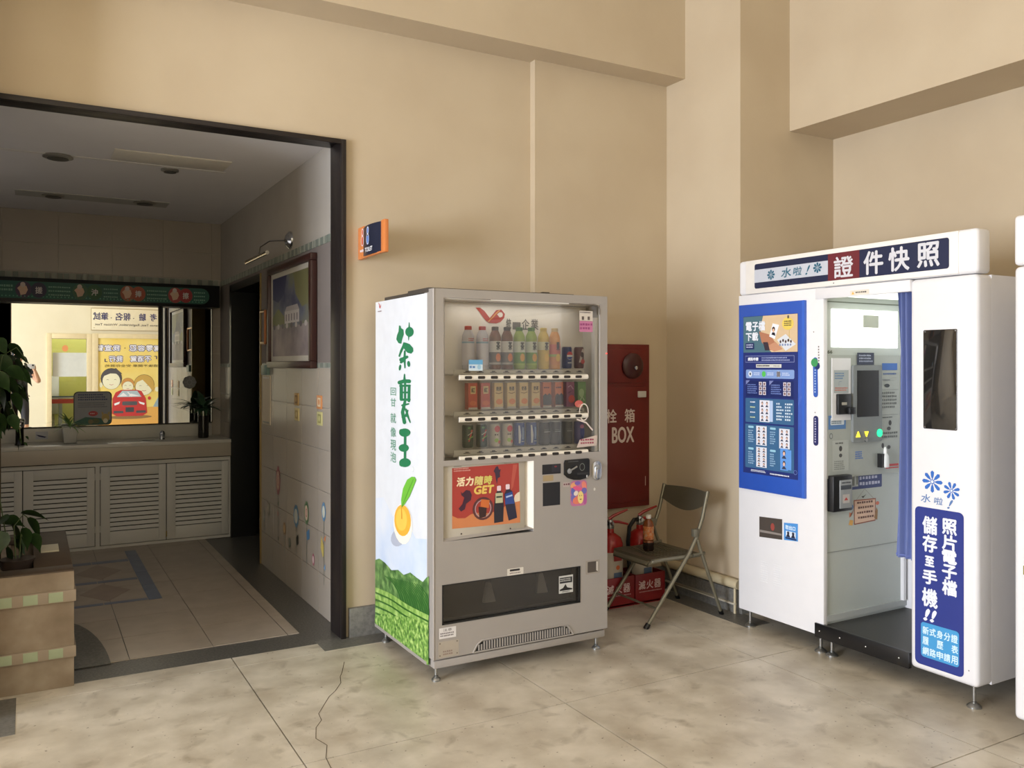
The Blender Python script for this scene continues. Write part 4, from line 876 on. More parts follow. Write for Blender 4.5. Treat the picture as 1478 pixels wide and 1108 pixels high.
# header sign (flat print, unlit)
NV = (26,34,66)
A = Art(Face((BX-.004,BY1,0),(0,-1,0),(0,0,1)))
A.rrect(.126,1.898,1.274,2.034,.012,NV).rect(.126,1.931,.625,2.002,(190,194,204),1).rect(.625,1.8985,.812,2.0335,(104,34,42),1)
def star(a, u, v, r, c, l, n=8, hole=(190,194,204), ro=0, wdt=.22):
    for i in range(n):
        t_ = math.pi*2*i/n+ro; a.poly([(u+r*x*math.cos(t_)-r*y*math.sin(t_), v+r*x*math.sin(t_)+r*y*math.cos(t_)) for x, y in ((.16,0),(.5,-wdt*.8),(.85,-wdt),(1,0),(.85,wdt),(.5,wdt*.8))], c, l)
    a.disc(u,v,r*.20,r*.20,c,l).disc(u,v,r*.13,r*.13,hole,l+1)
star(A,.247,1.965,.028,(30,92,118),2); star(A,.560,1.972,.028,(30,92,118),2)
A.text('水',.318,1.942,.385,1.992,(34,96,120),2,.0010,.15).text('啦',.40,1.945,.455,1.990,(34,96,120),2,.0006,.15).text('!',.482,1.944,.492,1.99,(34,96,120),2,.0012,.5)
SL = (206,206,212)
A.text('證',.663,1.910,.775,2.012,SL,2,.0022).text('件',.838,1.910,.942,2.018,SL,2,.0030).text('快',.975,1.912,1.080,2.020,SL,2,.0030).text('照',1.122,1.916,1.228,2.022,SL,2,.0030)
A.disc(.66,1.885,.003,.003,(60,60,60),1)
A.build('header_sign', pb)
# front prints
A = Art(Face((BX-.006,BY1,0),(0,-1,0),(0,0,1)))
A.rrect(.760,1.816,.868,1.839,.003,(222,214,200)).poly([(.768,1.82),(.784,1.82),(.776,1.834)],(226,176,70),1).scrib(.792,1.821,.862,1.834,1,(70,64,60),1); A.build('caution_sticker', pb)
bd = obj('poster_door', bbx(MB(mat((44,84,178),0.35)),.015,.782,.482,1.812,BX-.014,BX+.001), pb, bevel=.002, label='bright blue hinged poster door')
obj('door_hinge_edge', bbx(MB(mat((58,100,196),0.35)),.468,.783,.486,1.811,BX-.016,BX-.001), bd)
A = Art(Face((BX-.014,BY1,0),(0,-1,0),(0,0,1)))
DBL = (34,48,112); TL = (64,112,146); WH = (226,230,238)
A.rect(.050,.874,.442,1.746,DBL)
A.poly([(.052,1.545),(.052,1.744),(.24,1.744),(.30,1.545)],(78,112,124),1).poly([(.20,1.744),(.44,1.744),(.44,1.545),(.26,1.545),(.19,1.60),(.18,1.68)],(212,186,150),2)
A.poly([(.17,1.66),(.25,1.64),(.285,1.60),(.30,1.56),(.24,1.555),(.19,1.60)],(176,120,92),3).poly([(.22,1.575),(.29,1.60),(.34,1.56),(.28,1.548)],(196,144,114),4)
A.poly([(.245,1.63),(.285,1.615),(.315,1.69),(.27,1.70)],(236,236,240),4).disc(.276,1.668,.011,.014,(60,44,40),5).disc(.276,1.662,.007,.010,(222,180,150),6).poly([(.262,1.64),(.29,1.632),(.285,1.65),(.268,1.652)],(34,34,44),6)
A.poly([(.20,1.60),(.235,1.60),(.25,1.555),(.215,1.555)],(60,50,60),5)
A.poly([(.30,1.61),(.36,1.64),(.43,1.585),(.36,1.55)],(214,218,224),4); 
for i in range(5): A.disc(.325+.018*i,1.60+.006*(i % 2),.006,.008,(70,50,50),5).disc(.322+.018*i,1.583,.006,.006,(120,140,180),5)
A.disc(.375,1.695,.040,.034,(226,200,96),4).line([(.385,1.66),(.385,1.60)],.003,(200,176,90),4).scrib(.35,1.68,.405,1.712,3,(60,56,50),5).rect(.372,1.722,.384,1.738,(90,84,80),5)
A.text('電子檔',.075,1.665,.215,1.715,WH,7,.0018).text('下載',.075,1.610,.165,1.655,WH,7,.0018)
A.rrect(.070,1.562,.135,1.598,.004,(38,50,100),5).scrib(.078,1.568,.128,1.593,2,(190,196,220),6)
A.rect(.068,1.490,.418,1.526,(150,160,200),1).rect(.070,1.492,.416,1.524,DBL,2).text('網路申請',.088,1.499,.165,1.517,WH,3,.0008).scrib(.19,1.495,.40,1.520,2,(150,160,200),3)
A.rect(.148,1.461,.330,1.480,(206,206,200),1).scrib(.155,1.464,.26,1.477,1,(40,40,50),2).scrib(.275,1.466,.32,1.474,1,(120,120,120),2)
A.rrect(.072,1.402,.418,1.450,.008,(128,156,208),1)
for u in (.105,.205,.31): A.disc(u,1.426,.014,.016,(214,222,234) if u != .205 else (90,190,90),2).scrib(u+.025,1.417,u+.075,1.436,2,(206,216,238),2)
A.disc(.105,1.426,.005,.007,(30,30,40),3).rect(.298,1.412,.322,1.440,(120,116,120),3)
for u in (.072,.245):
    A.rect(u,1.300,u+.168,1.390,(26,40,96),1).poly([(u,1.39),(u+.03,1.39),(u,1.365)],(120,130,180),2).scrib(u+.012,1.315,u+.085,1.372,5,(110,130,190),2)
    for i in range(3):
        for j in range(2): A.rect(u+.098+.028*j,1.312+.025*i,u+.120+.028*j,1.333+.025*i,(206,200,210),2).disc(u+.109+.028*j,1.322+.025*i,.006,.007,(120,90,84),3)
A.rrect(.068,1.158,.415,1.292,.006,(58,100,140),1).rrect(.066,.905,.415,1.148,.006,(58,100,140),1)
def prints(u, v, nu, nv, w_, h_, c=(220,222,232)):
    A.rect(u,v,u+nu*w_+.004,v+nv*h_+.004,c,2)
    for i in range(nu):
        for j in range(nv):
            cu, cv = u+(i+.5)*w_+.002, v+(j+.5)*h_+.002; A.disc(cu,cv+h_*.12,w_*.20,h_*.26,(70,54,54),3,n=8).disc(cu,cv+h_*.05,w_*.15,h_*.19,(222,182,160),4,n=8).poly([(cu-w_*.32,cv-h_*.42),(cu+w_*.32,cv-h_*.42),(cu+w_*.12,cv-h_*.15),(cu-w_*.12,cv-h_*.15)],(60,66,90),4)
for i in range(4): A.scrib(.105,1.180+.028*i,.145,1.192+.028*i,1,(200,212,160) if i % 2 == 0 else WH,2)
prints(.175,1.165,2,3,.034,.038); A.rect(.175+.072,1.168,.275-.005,1.282,(180,200,232),2)
A.scrib(.295,1.175,.345,1.275,6,(200,214,226),2,.6).scrib(.355,1.175,.405,1.275,6,(200,214,226),2,.6)
prints(.150,1.035,2,3,.036,.034); prints(.315,1.030,2,3,.034,.034); prints(.150,.915,2,4,.036,.0265); prints(.322,.915,1,2,.05,.056,(96,150,220)); A.rect(.376,.92,.398,1.025,(96,150,220),2)
for u, v in ((.09,1.13),(.25,1.13),(.09,1.01),(.25,1.01)): A.rrect(u,v-.004,u+.04,v+.008,.004,(150,196,216),2).scrib(u,v-.085,u+.045,v-.012,6,(150,180,206),2,.6)
A.scrib(.11,.885,.23,.898,2,WH,2).scrib(.25,.880,.40,.892,1,WH,2).ring(.425,.912,.012,.012,.002,(120,140,200),2)
A.build('poster_print', bd)
A = Art(BF)
A.line([(.542,1.50),(.545,1.325)],.030,(54,92,176),1,True).disc(.538,1.488,.022,.022,(66,150,90),3).disc(.556,1.470,.016,.018,(42,54,104),2).scrib(.538,1.33,.552,1.455,9,(170,190,226),3,1)
A.build('blue_tag', pb); A = Art(BF)
A.rrect(.530,1.062,.562,1.215,.015,(44,46,96),1).scrib(.539,1.075,.553,1.205,10,(190,190,214),2,1)
A.build('navy_tag', pb); A = Art(BF)
A.scrib(.560,1.475,.576,1.575,7,(120,112,110),1,1)
A.disc(.532,1.645,.003,.003,(110,100,90),1).disc(.541,1.232,.003,.003,(110,100,90),1)
A.build('small_marks', pb); A = Art(BF)
A.poly([(.158,.528),(.322,.540),(.322,.650),(.158,.640)],(74,66,60),1).poly([(.162,.555),(.318,.562),(.318,.572),(.162,.568)],(140,132,126),2).disc(.255,.598,.014,.02,(150,70,62),2)
A.build('print_outlet', pb); A = Art(BF)
A.poly([(.334,.542),(.429,.550),(.429,.643),(.334,.634)],(76,144,212),1).text('取出口',.345,.602,.412,.624,(210,230,246),2,.001).rect(.348,.562,.415,.594,(214,224,236),2)
for u in (.364,.398): A.disc(u,.584,.008,.009,(40,40,60),3).poly([(u-.015,.562),(u+.015,.562),(u+.006,.578),(u-.006,.578)],(40,40,60),3)
A.rect(.345,.552,.42,.560,(34,48,90),3)
A.build('outlet_sign', pb); A = Art(BF)
BL = (50,104,186)
star(A,1.192,.955,.050,BL,1,8,(226,232,240),.0,.17); star(A,1.283,.926,.040,BL,1,8,(226,232,240),.3,.17)
A.text('水',1.135,.858,1.182,.895,(90,124,176),1,.0004,.15).text('啦',1.20,.856,1.240,.888,(90,124,176),1,.0003,.1).text('!',1.262,.846,1.272,.885,(90,124,176),1,.001,.5)
A.build('flower_emblem', pb); A = Art(BF)
A.rrect(1.107,.125,1.339,.836,.022,(38,52,130),1)
for ch_, a_, b_, c_, d_ in (('儲',1.146,.720,1.214,.796),('存',1.146,.640,1.214,.713),('至',1.158,.576,1.200,.618),('手',1.146,.496,1.214,.558),('機',1.144,.394,1.216,.474),('照',1.241,.734,1.306,.799),('片',1.241,.666,1.306,.729),('電',1.241,.606,1.306,.662),('子',1.241,.538,1.306,.598),('檔',1.241,.467,1.306,.532)):
    A.text(ch_,a_,b_,c_,d_,(222,226,236),2,.0026)
A.text('!',1.150,.330,1.164,.380,(222,226,236),2,.0034,.35).text('!',1.182,.330,1.196,.380,(222,226,236),2,.0034,.35)
A.rrect(1.137,.163,1.318,.318,.014,(66,150,206),2)
for r_, s_ in enumerate(('新式身分證','履歷表','網路申請用')):
    for i, ch_ in enumerate(s_):
        u = 1.146+i*(.0342 if len(s_) == 5 else .069); A.text(ch_,u,.266-r_*.046,u+.029,.266-r_*.046+.034,(206,232,246),3,.0009)
A.disc(1.362,.165,.003,.003,(120,120,120),1)
A.build('column_print', pb)
mr = obj('mirror_plate', MB(mat((34,33,32),0.06,0.0,0,spec=1.0)).prism(rr(1.150,1.190,1.310,1.632,.006),BF,0,.004), pb, bevel=.001)
for u,v in ((1.157,1.625),(1.303,1.625),(1.157,1.197),(1.303,1.197)): obj('mirror_screw', MB(M_CHROME).lathe(BF.p(u,v,.004),[(.004,0),(.003,.002),(.001,.002)],8,M=Matrix.Rotation(-math.pi/2,3,'Y')), mr)
lv = MB(mat((226,226,228),0.4))
for i in range(10):
    for u in (.168,.262): lv.box(BX-.0012,BY1-u-.05,.285+i*.012,BX+.001,BY1-u,.2885+i*.012)
o = obj('embossed_louvres', lv, pb)
for u in (.05,.542,.612,1.36): foot(pb, BX+.040, BY1-u, .10, .03)
for u in (.05,.60,1.36): foot(pb, BD-.06, BY1-u, .10, .03)
# curtain of the booth
cu = MB(mat((98,112,164),0.75,0,0.03,20)); nU, nV = 60, 14; vs = []
for side in (0, 1):
    for j in range(nV+1):
        tv = j/nV; z = 1.818-(1.818-.575)*tv
        for i in range(nU+1):
            s_ = i/nU; wl_ = .985+.015*math.sin(tv*3.0)-.012*tv; ww = 1.10-wl_
            u = wl_+ww*s_; amp = .019*(0.95-.35*tv)
            x = BX+.045+amp*math.sin(s_*22+1.2*math.sin(tv*2.2))+.006*math.sin(s_*9+tv*5)+side*.002
            vs.append((x, BY1-u, z))
fs_ = []; K = (nU+1)*(nV+1)
for j in range(nV):
    for i in range(nU):
        a = j*(nU+1)+i; fs_.append((a,a+nU+1,a+nU+2,a+1)); fs_.append((K+a,K+a+1,K+a+nU+2,K+a+nU+1))
cu.add(vs, fs_)
t = thing('booth_curtain', 'blue fabric curtain hanging in the doorway of the white photo booth', 'curtain', (BX+.045,BY1-1.03,.575))
obj('curtain_cloth', cu, t)
obj('curtain_hem', MB(mat((104,118,180),0.75)).tube([(BX+.046+.010*math.sin(s_*22/10),BY1-(.975+.0122*s_),.588) for s_ in range(11)],.004,6), t)
obj('curtain_rail', MB(M_STEEL).tube([(BX+.045,BY1-.62,1.822),(BX+.045,BY1-1.14,1.822)],.006,8), t)
# spray bottle in the booth
sx, sy, sz = 3.955, IY-.028, .932
t = thing('sanitizer_bottle', 'small white nozzle bottle hanging on the machine face inside the photo booth', 'bottle', (sx,sy,sz))
obj('bottle_body', MB(mat((232,234,232),0.35)).lathe((sx,sy,sz),[(.018,0),(.020,.006),(.018,.06),(.010,.074)],14), t)
obj('nozzle', MB(mat((240,240,238),0.35)).lathe((sx,sy,sz),[(.009,.072),(.008,.095),(.003,.108)],12), t)
# second white kiosk at the right edge of the view
NX, NY, = 3.390, 1.950
t = thing('white_kiosk', 'plain white kiosk with a tall door panel standing beyond the photo booth', 'kiosk', (3.8,1.3,0))
obj('kiosk_body', MB(M_WHITE).box(NX,.65,.075,4.2,NY,1.864), t, bevel=.02, segs=4)
obj('kiosk_header', MB(M_WHITE).box(NX,.65,1.868,NX+.12,NY,2.066), t, bevel=.016, segs=4)
dr = obj('kiosk_door', MB(mat((238,236,236),0.3)).box(NX-.004,.75,.135,NX+.01,NY-.042,1.72), t, bevel=.002)
obj('door_lock', MB(mat((150,140,70),0.4,.5)).box(NX-.010,NY-.055,.655,NX-.004,NY-.044,.69), dr)
for y in (NY-.06, .72): foot(t, NX+.05, y, .08, .03); foot(t, 4.14, y, .08, .03)

# ------------------------------------------------------------------ restroom: vanity
M_CAB = mat((206,204,198), 0.45, 0, 0.01); M_CTR = mat((214,210,200), 0.25, 0, 0.02, 6)
t = thing('vanity_counter', 'long pale stone washing counter with a deep front edge under the mirror', 'counter', (0.0,7.75,.70))
obj('counter_top', MB(M_CTR).box(-1.6,7.50,.815,1.497,7.995,.845), t, bevel=.004)
obj('front_apron', MB(mat((190,180,164),0.35,0,0.03,5)).box(-1.6,7.505,.703,1.497,7.545,.816), t, bevel=.003)
for x in (0.40, 0.98, -0.35):
    obj('basin', MB(mat((226,224,214),0.2)).lathe((x-.12,7.70,.8455),[(.14,0),(.145,.0015),(.13,.002),(.12,.0008)],28,sy=.7), t)
    obj('drain', MB(mat((70,72,70),0.3,0.6)).lathe((x-.12,7.70,.8465),[(.05,0),(.05,.002),(.03,.0025)],16,sy=.7), t)
vc = thing('vanity_cabinet', 'white cabinet with four louvred doors under the washing counter', 'cabinet', (0.5,7.75,0))
obj('carcass', MB(mat((52,50,47),0.7)).box(-1.6,7.545,.005,1.493,7.9,.695), vc)  # white carcass coloured dark to paint shade into the door gaps
obj('face_frame', MB(M_CAB).box(-.052,7.530,.665,1.493,7.545,.695).box(-1.6,7.530,.665,-.052,7.545,.695).box(-1.6,7.530,.005,1.493,7.545,.028).box(.449,7.530,.028,.481,7.545,.665).box(1.478,7.530,.028,1.493,7.545,.665).box(-.565,7.53,.028,-.54,7.545,.665), vc)
for (x0, x1) in ((-.535,-.056),(-.050,.444),(.486,.974),(.980,1.473)):
    d = obj('door', MB(M_CAB).box(x0,7.520,.034,x0+.068,7.540,.660).box(x1-.055,7.520,.034,x1,7.540,.660).box(x0+.068,7.520,.582,x1-.055,7.540,.660).box(x0+.068,7.520,.034,x1-.055,7.540,.138).box(x0+.06,7.534,.13,x1-.05,7.541,.59, mat((48,47,45),0.7)), vc, bevel=.0015)  # dark backing paints the shadow lines between the slats
    for k in range(12):
        z = .145+k*.0365
        obj('louvre_slat', MB(M_CAB).add([(x0+.068,7.521,z),(x1-.055,7.521,z),(x1-.055,7.531,z+.027),(x0+.068,7.531,z+.027),(x0+.068,7.524,z-.001),(x1-.055,7.524,z-.001),(x1-.055,7.534,z+.026),(x0+.068,7.534,z+.026)],[(0,1,2,3),(7,6,5,4),(0,4,5,1),(3,2,6,7),(0,3,7,4),(1,5,6,2)]), d, smooth=False)
for x in (.977, -.053):
    obj('latch', MB(mat((150,130,80),0.35,.8)).box(x-.004,7.514,.060,x+.004,7.521,.105), vc)
for x, zz in ((.447,.56),(.447,.14),(.484,.56),(.484,.14),(1.475,.56),(1.475,.12)):
    obj('hinge', MB(M_CAB).tube([(x,7.518,zz),(x,7.518,zz+.05)],.004,6), vc)
# mirrors (two sheets of glass with a dark joint)
t = thing('wall_mirror', 'large wall mirror reflecting the bright hall above the washing counter', 'mirror', (0.3,7.97,.96))
obj('mirror_sheet', MB(M_MIRROR).box(-1.55,7.966,.968,.970,7.972,1.99), t, smooth=False)
obj('mirror_backing', MB(mat((60,58,54),0.6)).box(-1.55,7.973,.962,.972,7.992,1.99).box(.968,7.962,.962,.980,7.992,1.99), t)
t = thing('narrow_mirror', 'narrow wall mirror sheet behind the leafy plant in the dark vase', 'mirror', (1.2,7.97,.96))
obj('mirror_sheet', MB(M_MIRROR).box(1.006,7.966,.968,1.418,7.972,1.99), t, smooth=False)
obj('mirror_backing', MB(mat((34,33,32),0.6)).box(.984,7.960,.962,1.006,7.992,1.99).box(1.006,7.973,.962,1.420,7.992,1.99).box(1.416,7.962,.962,1.421,7.99,1.99), t)
# black sign board above the mirror
t = thing('handwashing_sign', 'long black sign board with a green strip of hand washing pictures above the mirror', 'sign', (0.2,7.92,1.985))
obj('sign_box', MB(mat((18,18,19),0.35)).box(-1.58,7.84,1.983,1.462,7.958,2.178), t, bevel=.003)
A = Art(Face((0,7.84,0),(1,0,0),(0,0,1)))
A.rrect(-1.5,2.010,1.372,2.148,.066,(30,88,76))
A.rect(-1.5,2.012,-1.4,2.146,(30,88,76),0)
px = [34,116,184.5,253]; px2 = [56,136.5,199.7,268]
hc = [(70,50,80),(58,96,70),(168,92,64),(168,62,62)]; c2 = [(48,44,72),(42,90,54),(168,80,52),(160,44,48)]
for i, ch_ in enumerate('搓沖捧擦'):
    x1 = P(px[i],419,7.84)[0]; x2 = P(px2[i],419,7.84)[0]; zc = 2.080
    A.disc(x1,zc,.058,.066,hc[i],1).disc(x2,zc,.056,.062,c2[i],2)
    A.poly([(x1-.045,zc+.01),(x1-.02,zc+.035),(x1+.02,zc+.03),(x1+.03,zc),(x1+.015,zc-.035),(x1-.02,zc-.045),(x1-.03,zc-.01)],(214,178,150),3).disc(x1-.005,zc+.04,.018,.02,(206,190,180),4)
    A.text(ch_,x2-.024,zc-.028,x2+.024,zc+.026,(206,200,196),3,.0012)
    for r_ in range(3): A.scrib(x2+.068,zc-.045+r_*.032,(P(px[i+1],419,7.84)[0]-.07) if i < 3 else 1.345,zc-.026+r_*.032,1,(120,160,140),1,1,.016)
    if i == 0: A.scrib(x1-.28,zc-.02,x1-.08,zc+.04,2,(120,160,140),1,1,.016)
x = -1.4
while x < 1.32: A.poly([(x,2.024),(x+.014,2.024),(x+.007,2.036)],(92,160,130),1); x += .026
A.build('sign_print', t)
# notice plate stuck on the mirror
t = thing('mirror_notice', 'rounded grey notice with a green foot stuck low on the mirror', 'notice', (.455,7.96,.966))
MF = Face((0,7.9655,0),(1,0,0),(0,0,1))
obj('notice_plate', MB(mat((34,46,46),0.4)).prism(rr(.311,.970,.601,1.254,.035),MF,0,.004), t)
A = Art(Face((0,7.9614,0),(1,0,0),(0,0,1)))
A.rrect(.318,.977,.594,1.247,.032,(150,152,156)).poly([(.318,1.0),(.40,1.04),(.50,1.03),(.594,1.01),(.585,.985),(.56,.977),(.35,.977),(.325,.985)],(46,96,80),1)
A.scrib(.345,1.175,.565,1.235,3,(60,66,110),1).scrib(.345,1.115,.565,1.165,3,(110,112,120),1,.8,.010).disc(.458,1.068,.036,.022,(176,44,50),1).scrib(.435,1.060,.482,1.076,1,(220,190,190),2)
A.disc(.552,1.03,.03,.035,(176,150,84),2).poly([(.525,1.05),(.522,1.085),(.54,1.068)],(176,150,84),2).poly([(.582,1.05),(.585,1.085),(.566,1.068)],(176,150,84),2).disc(.552,1.005,.018,.02,(220,210,180),3).disc(.478,1.005,.03,.022,(90,100,60),2).disc(.44,1.0,.02,.02,(120,110,70),2)
A.build('notice_print', t)
t = thing('flower_sticker', 'grey eight petalled flower sticker on the narrow mirror sheet', 'sticker', (1.226,7.965,1.26))
fpl = []
for i in range(48):
    a = 2*math.pi*i/48; r = .056*(1+.09*abs(math.cos(a*4))-.05); fpl.append((1.226+r*math.cos(a),1.324+r*math.sin(a)))
fsm = obj('petals', MB(mat((112,112,110),0.5)).prism(fpl,MF,0,.003), t)
A = Art(Face((0,7.9624,0),(1,0,0),(0,0,1))); A.ring(1.226,1.324,.022,.022,.004,(140,140,138),1)
for i in range(8): A.line([(1.226+.024*math.cos(i*.785),1.324+.024*math.sin(i*.785)),(1.226+.044*math.cos(i*.785),1.324+.044*math.sin(i*.785))],.003,(140,140,138),1)
A.build('petal_lines', t)
t = thing('soap_sticker', 'small white sticker with a blue swoosh on the backsplash', 'sticker', (.06,7.974,.87))
A = Art(Face((0,7.9748,0),(1,0,0),(0,0,1))); A.rect(.035,.866,.125,.93,(196,198,204)).poly([(.038,.905),(.06,.888),(.10,.878),(.115,.884),(.085,.895),(.055,.903)],(34,44,90),1); A.build('printed_swoosh', t)
# taps
def tap(x, lab, big):
    y = 7.74; t = thing('water_tap', lab, 'tap', (x,y,.845))
    if big:
        obj('tap_body', MB(mat((30,30,32),0.2,.6)).lathe((x,y,.845),[(.036,0),(.034,.01),(.030,.02),(.028,.14),(.030,.145)],16), t)
        obj('tap_head', MB(M_CHROME).lathe((x,y,.985),[(.031,0),(.034,.012),(.034,.035),(.026,.044)],16), t)
        obj('spout', MB(M_CHROME).tube([(x,y,.99),(x,y-.06,.995),(x,y-.12,.985)],[.016,.014,.012],10), t)
    else:
        obj('tap_body', MB(M_CHROME).lathe((x,y,.845),[(.026,0),(.024,.008),(.020,.018),(.024,.05),(.018,.066),(.008,.074)],16), t)
        obj('spout', MB(M_CHROME).tube([(x,y,.885),(x,y-.05,.888),(x,y-.085,.872)],[.012,.011,.010],10), t)
tap(-.075,'tall dark tap with a chrome head standing behind the climbing plant',True); tap(.972,'small chrome tap on the counter below the joint of the two mirrors',False)

# ------------------------------------------------------------------ plants
def leaf_mesh(name, L, Wd, m, droop=.2, fold=.12, heart=True, n=7):
    # leaf along +x, hanging towards the tip
    v = []; f = []
    for i in range(n+1):
        s_ = i/n
        wv = (math.sin(math.pi*min(1, s_*1.02+.06))**.7*(1.15-.75*s_) if heart else math.sin(math.pi*min(1,.08+.92*s_))**.8)*Wd/2
        if i == n: wv = .0008
        z = -droop*L*s_*s_; xo = s_*L
        v += [(xo, -wv, z+fold*wv), (xo, 0, z), (xo, wv, z+fold*wv)]
    for i in range(n):
        a = 3*i; f += [(a,a+3,a+4,a+1),(a+1,a+4,a+5,a+2)]
    me = bpy.data.meshes.new(name); me.from_pydata(v, [], f); me.materials.append(m); me.polygons.foreach_set('use_smooth',[True]*len(f)); me.update(); return me
def put_leaf(me, parent, loc, yaw, pitch, roll=0, s=1, name='leaf'):
    o = bpy.data.objects.new(name, me); C.objects.link(o); o.parent = parent
    o.location = Vector(loc)-WL[parent]; o.rotation_euler = (roll, pitch, yaw); o.scale = (s,s,s); return o
M_LEAF = noise_mat('pothos_leaf', [(40,62,34),(58,84,44)], 18, 3, 0.35); M_LEAF2 = mat((66,96,52),0.4,0,.1,30); M_STEM = mat((70,84,44),0.5)
ML = leaf_mesh('pothos_leaf', .115, .085, M_LEAF, .35); ML2 = leaf_mesh('pothos_leaf_small', .075, .055, M_LEAF, .3)
# concrete planter with two rows of green mosaic
M_CON = noise_mat('stained_concrete', [(138,121,102),(152,136,118),(164,150,132)], 7, 8, 0.8, 0.15, lowscale=3, lowcol=(118,102,84))
t = thing('concrete_planter', 'beige concrete planter with two bands of green mosaic squares by the restroom opening', 'planter', (-.01,4.9,0))
PX0, PX1, PY0, PY1 = -.192, .172, 4.40, 5.46
pm_ = MB(M_CON).box(PX0,PY0,0,PX1,PY0+.10,.50).box(PX1-.10,PY0+.10,0,PX1,PY1,.50).box(PX0,PY1-.10,0,PX1-.10,PY1,.50).box(PX0,PY0+.10,0,PX0+.1,PY1-.1,.50).box(PX0,PY0,0,PX1,PY1,.05)
obj('planter_walls', pm_, t, bevel=.004)
obj('rim', MB(mat((78,64,52),0.6,0,.08,10)).box(PX0-.001,PY0-.001,.50,PX1+.001,PY0+.125,.534).box(PX1-.16,PY0+.125,.50,PX1+.001,PY1,.534).box(PX0,PY1-.12,.50,PX1-.16,PY1,.534), t, bevel=.004, label='dark brown worn rim')
# front of the rim carries the same concrete face
obj('front_face', MB(M_CON).box(PX0-.004,PY0-.006,.0,PX1+.002,PY0,.528), t, bevel=.002)
obj('soil', MB(mat((34,28,22),0.9,0,.2,40,.5)).box(PX0+.1,PY0+.1,.05,PX1-.1,PY1-.1,.36), t)
for z0, z1 in ((.392,.445),(.137,.188)):
    b = obj('tile_band', MB(mat((158,143,126),0.6,0,.04,12)).box(PX0-.008,PY0-.016,z0,PX1+.010,PY0,z1).box(PX1,PY0,z0,PX1+.010,PY1,z1), t, bevel=.002)
    x = .129
    while x > PX0:
        obj('mosaic_tile', MB(mat((164,176,146),0.45,0,.05,20)).box(x-.058,PY0-.019,z0+.004,x,PY0-.0155,z1-.004), b, bevel=.0012); x -= .101
t = thing('loose_tile', 'small pale tile lying on the dark rim of the concrete planter', 'tile', (.115,4.98,.534))
obj('tile', MB(mat((196,188,164),0.5)).box(.045,4.86,.534,.125,5.04,.541), t, bevel=.001)
# pothos pot inside the planter
t = thing('pothos_plant', 'tall climbing pothos with dark heart shaped leaves in the mosaic banded planter', 'plant', (-.055,4.72,.362))
obj('pot', MB(mat((60,48,42),0.6)).lathe((-.055,4.72,.362),[(.055,0),(.065,.10),(.072,.17),(.076,.185),(.06,.185)],20), t)
obj('moss_pole', MB(mat((64,50,36),0.9,0,.2,60,.6)).tube([(-.15,4.80,.40),(-.15,4.82,1.0),(-.15,4.84,1.52)],[.026,.026,.024],10), t)
stm = MB(M_STEM)
vines = [[(-.08,4.73,.50),(-.14,4.80,.9),(-.15,4.79,1.3),(-.12,4.78,1.52),(-.06,4.77,1.56),(-.02,4.76,1.50)],[(-.15,4.83,.9),(-.14,4.78,1.25),(-.09,4.76,1.30),(-.05,4.75,1.20),(-.04,4.75,1.10)],[(-.06,4.72,.50),(-.07,4.74,.70),(-.03,4.76,.75),(.02,4.76,.70)],[(-.05,4.72,.50),(-.04,4.74,.66),(-.02,4.74,.62)],[(-.15,4.85,1.3),(-.13,4.80,1.45),(-.09,4.78,1.42),(-.04,4.77,1.36)]]
for v_ in vines: stm.tube(v_,.003,6)
obj('vines', stm, t)
LP = [(-.05,1.575,.4,.6,1.0),(-.10,1.60,2.4,.5,1),(-.02,1.50,-.4,.9,.9),(-.09,1.52,.9,.9,1.05),(-.05,1.46,.2,.5,1.0),(-.14,1.55,1.9,.8,1),(-.06,1.41,-.3,.8,1.1),(-.01,1.455,.3,.7,.9),(-.10,1.44,.8,.9,1),(-.13,1.48,-1.2,.8,1),(-.04,1.38,.1,.6,1.05),(-.09,1.36,-.8,1.0,1),(-.13,1.40,2.6,.7,1),(-.03,1.34,.5,1.0,.95),(-.08,1.31,-.4,.9,1),(-.12,1.30,.2,1.1,1),(-.06,1.27,.2,1.2,1.0),(-.10,1.24,-.2,1.0,1),(-.04,1.235,.5,1.1,.8),(-.13,1.22,1.2,.9,1),(-.15,1.34,.1,.4,1),(-.17,1.50,.2,.5,1),(-.18,1.58,.6,.3,1)]
for x, z, yaw, pit, s_ in LP: put_leaf(ML, t, (x-.045,4.76+RND.uniform(-.05,.05),z), yaw*.5, pit, RND.uniform(-1.1,-.5), s_*.95)
for x, z, yaw, pit, s_ in ((-.048,1.12,0,1.0,.45),(-.030,1.10,.3,.6,.35),(-.055,1.09,-.3,1.2,.4),(-.02,1.13,.3,.8,.3)): put_leaf(ML2, t, (x,4.75,z), yaw, pit, -.6, s_)
for x, z, yaw, pit, s_ in ((-.03,.755,.2,.1,1.0),(.00,.735,0,.9,1.0),(-.08,.745,2.6,.3,1),(-.07,.70,-.3,1.0,1.1),(-.02,.69,.2,1.2,.9),(.015,.66,.4,1.0,.8),(-.10,.68,-2,.9,1),(-.06,.64,-.2,1.0,1),(-.11,.73,.8,.2,1),(-.13,.65,-1.2,.9,1),(-.03,.66,1.8,1.0,1),(-.09,.60,-.4,1.2,1.0)): put_leaf(ML, t, (x-.01,4.76+RND.uniform(-.05,.04),z), yaw, pit, RND.uniform(-.9,-.4), s_*1.05)
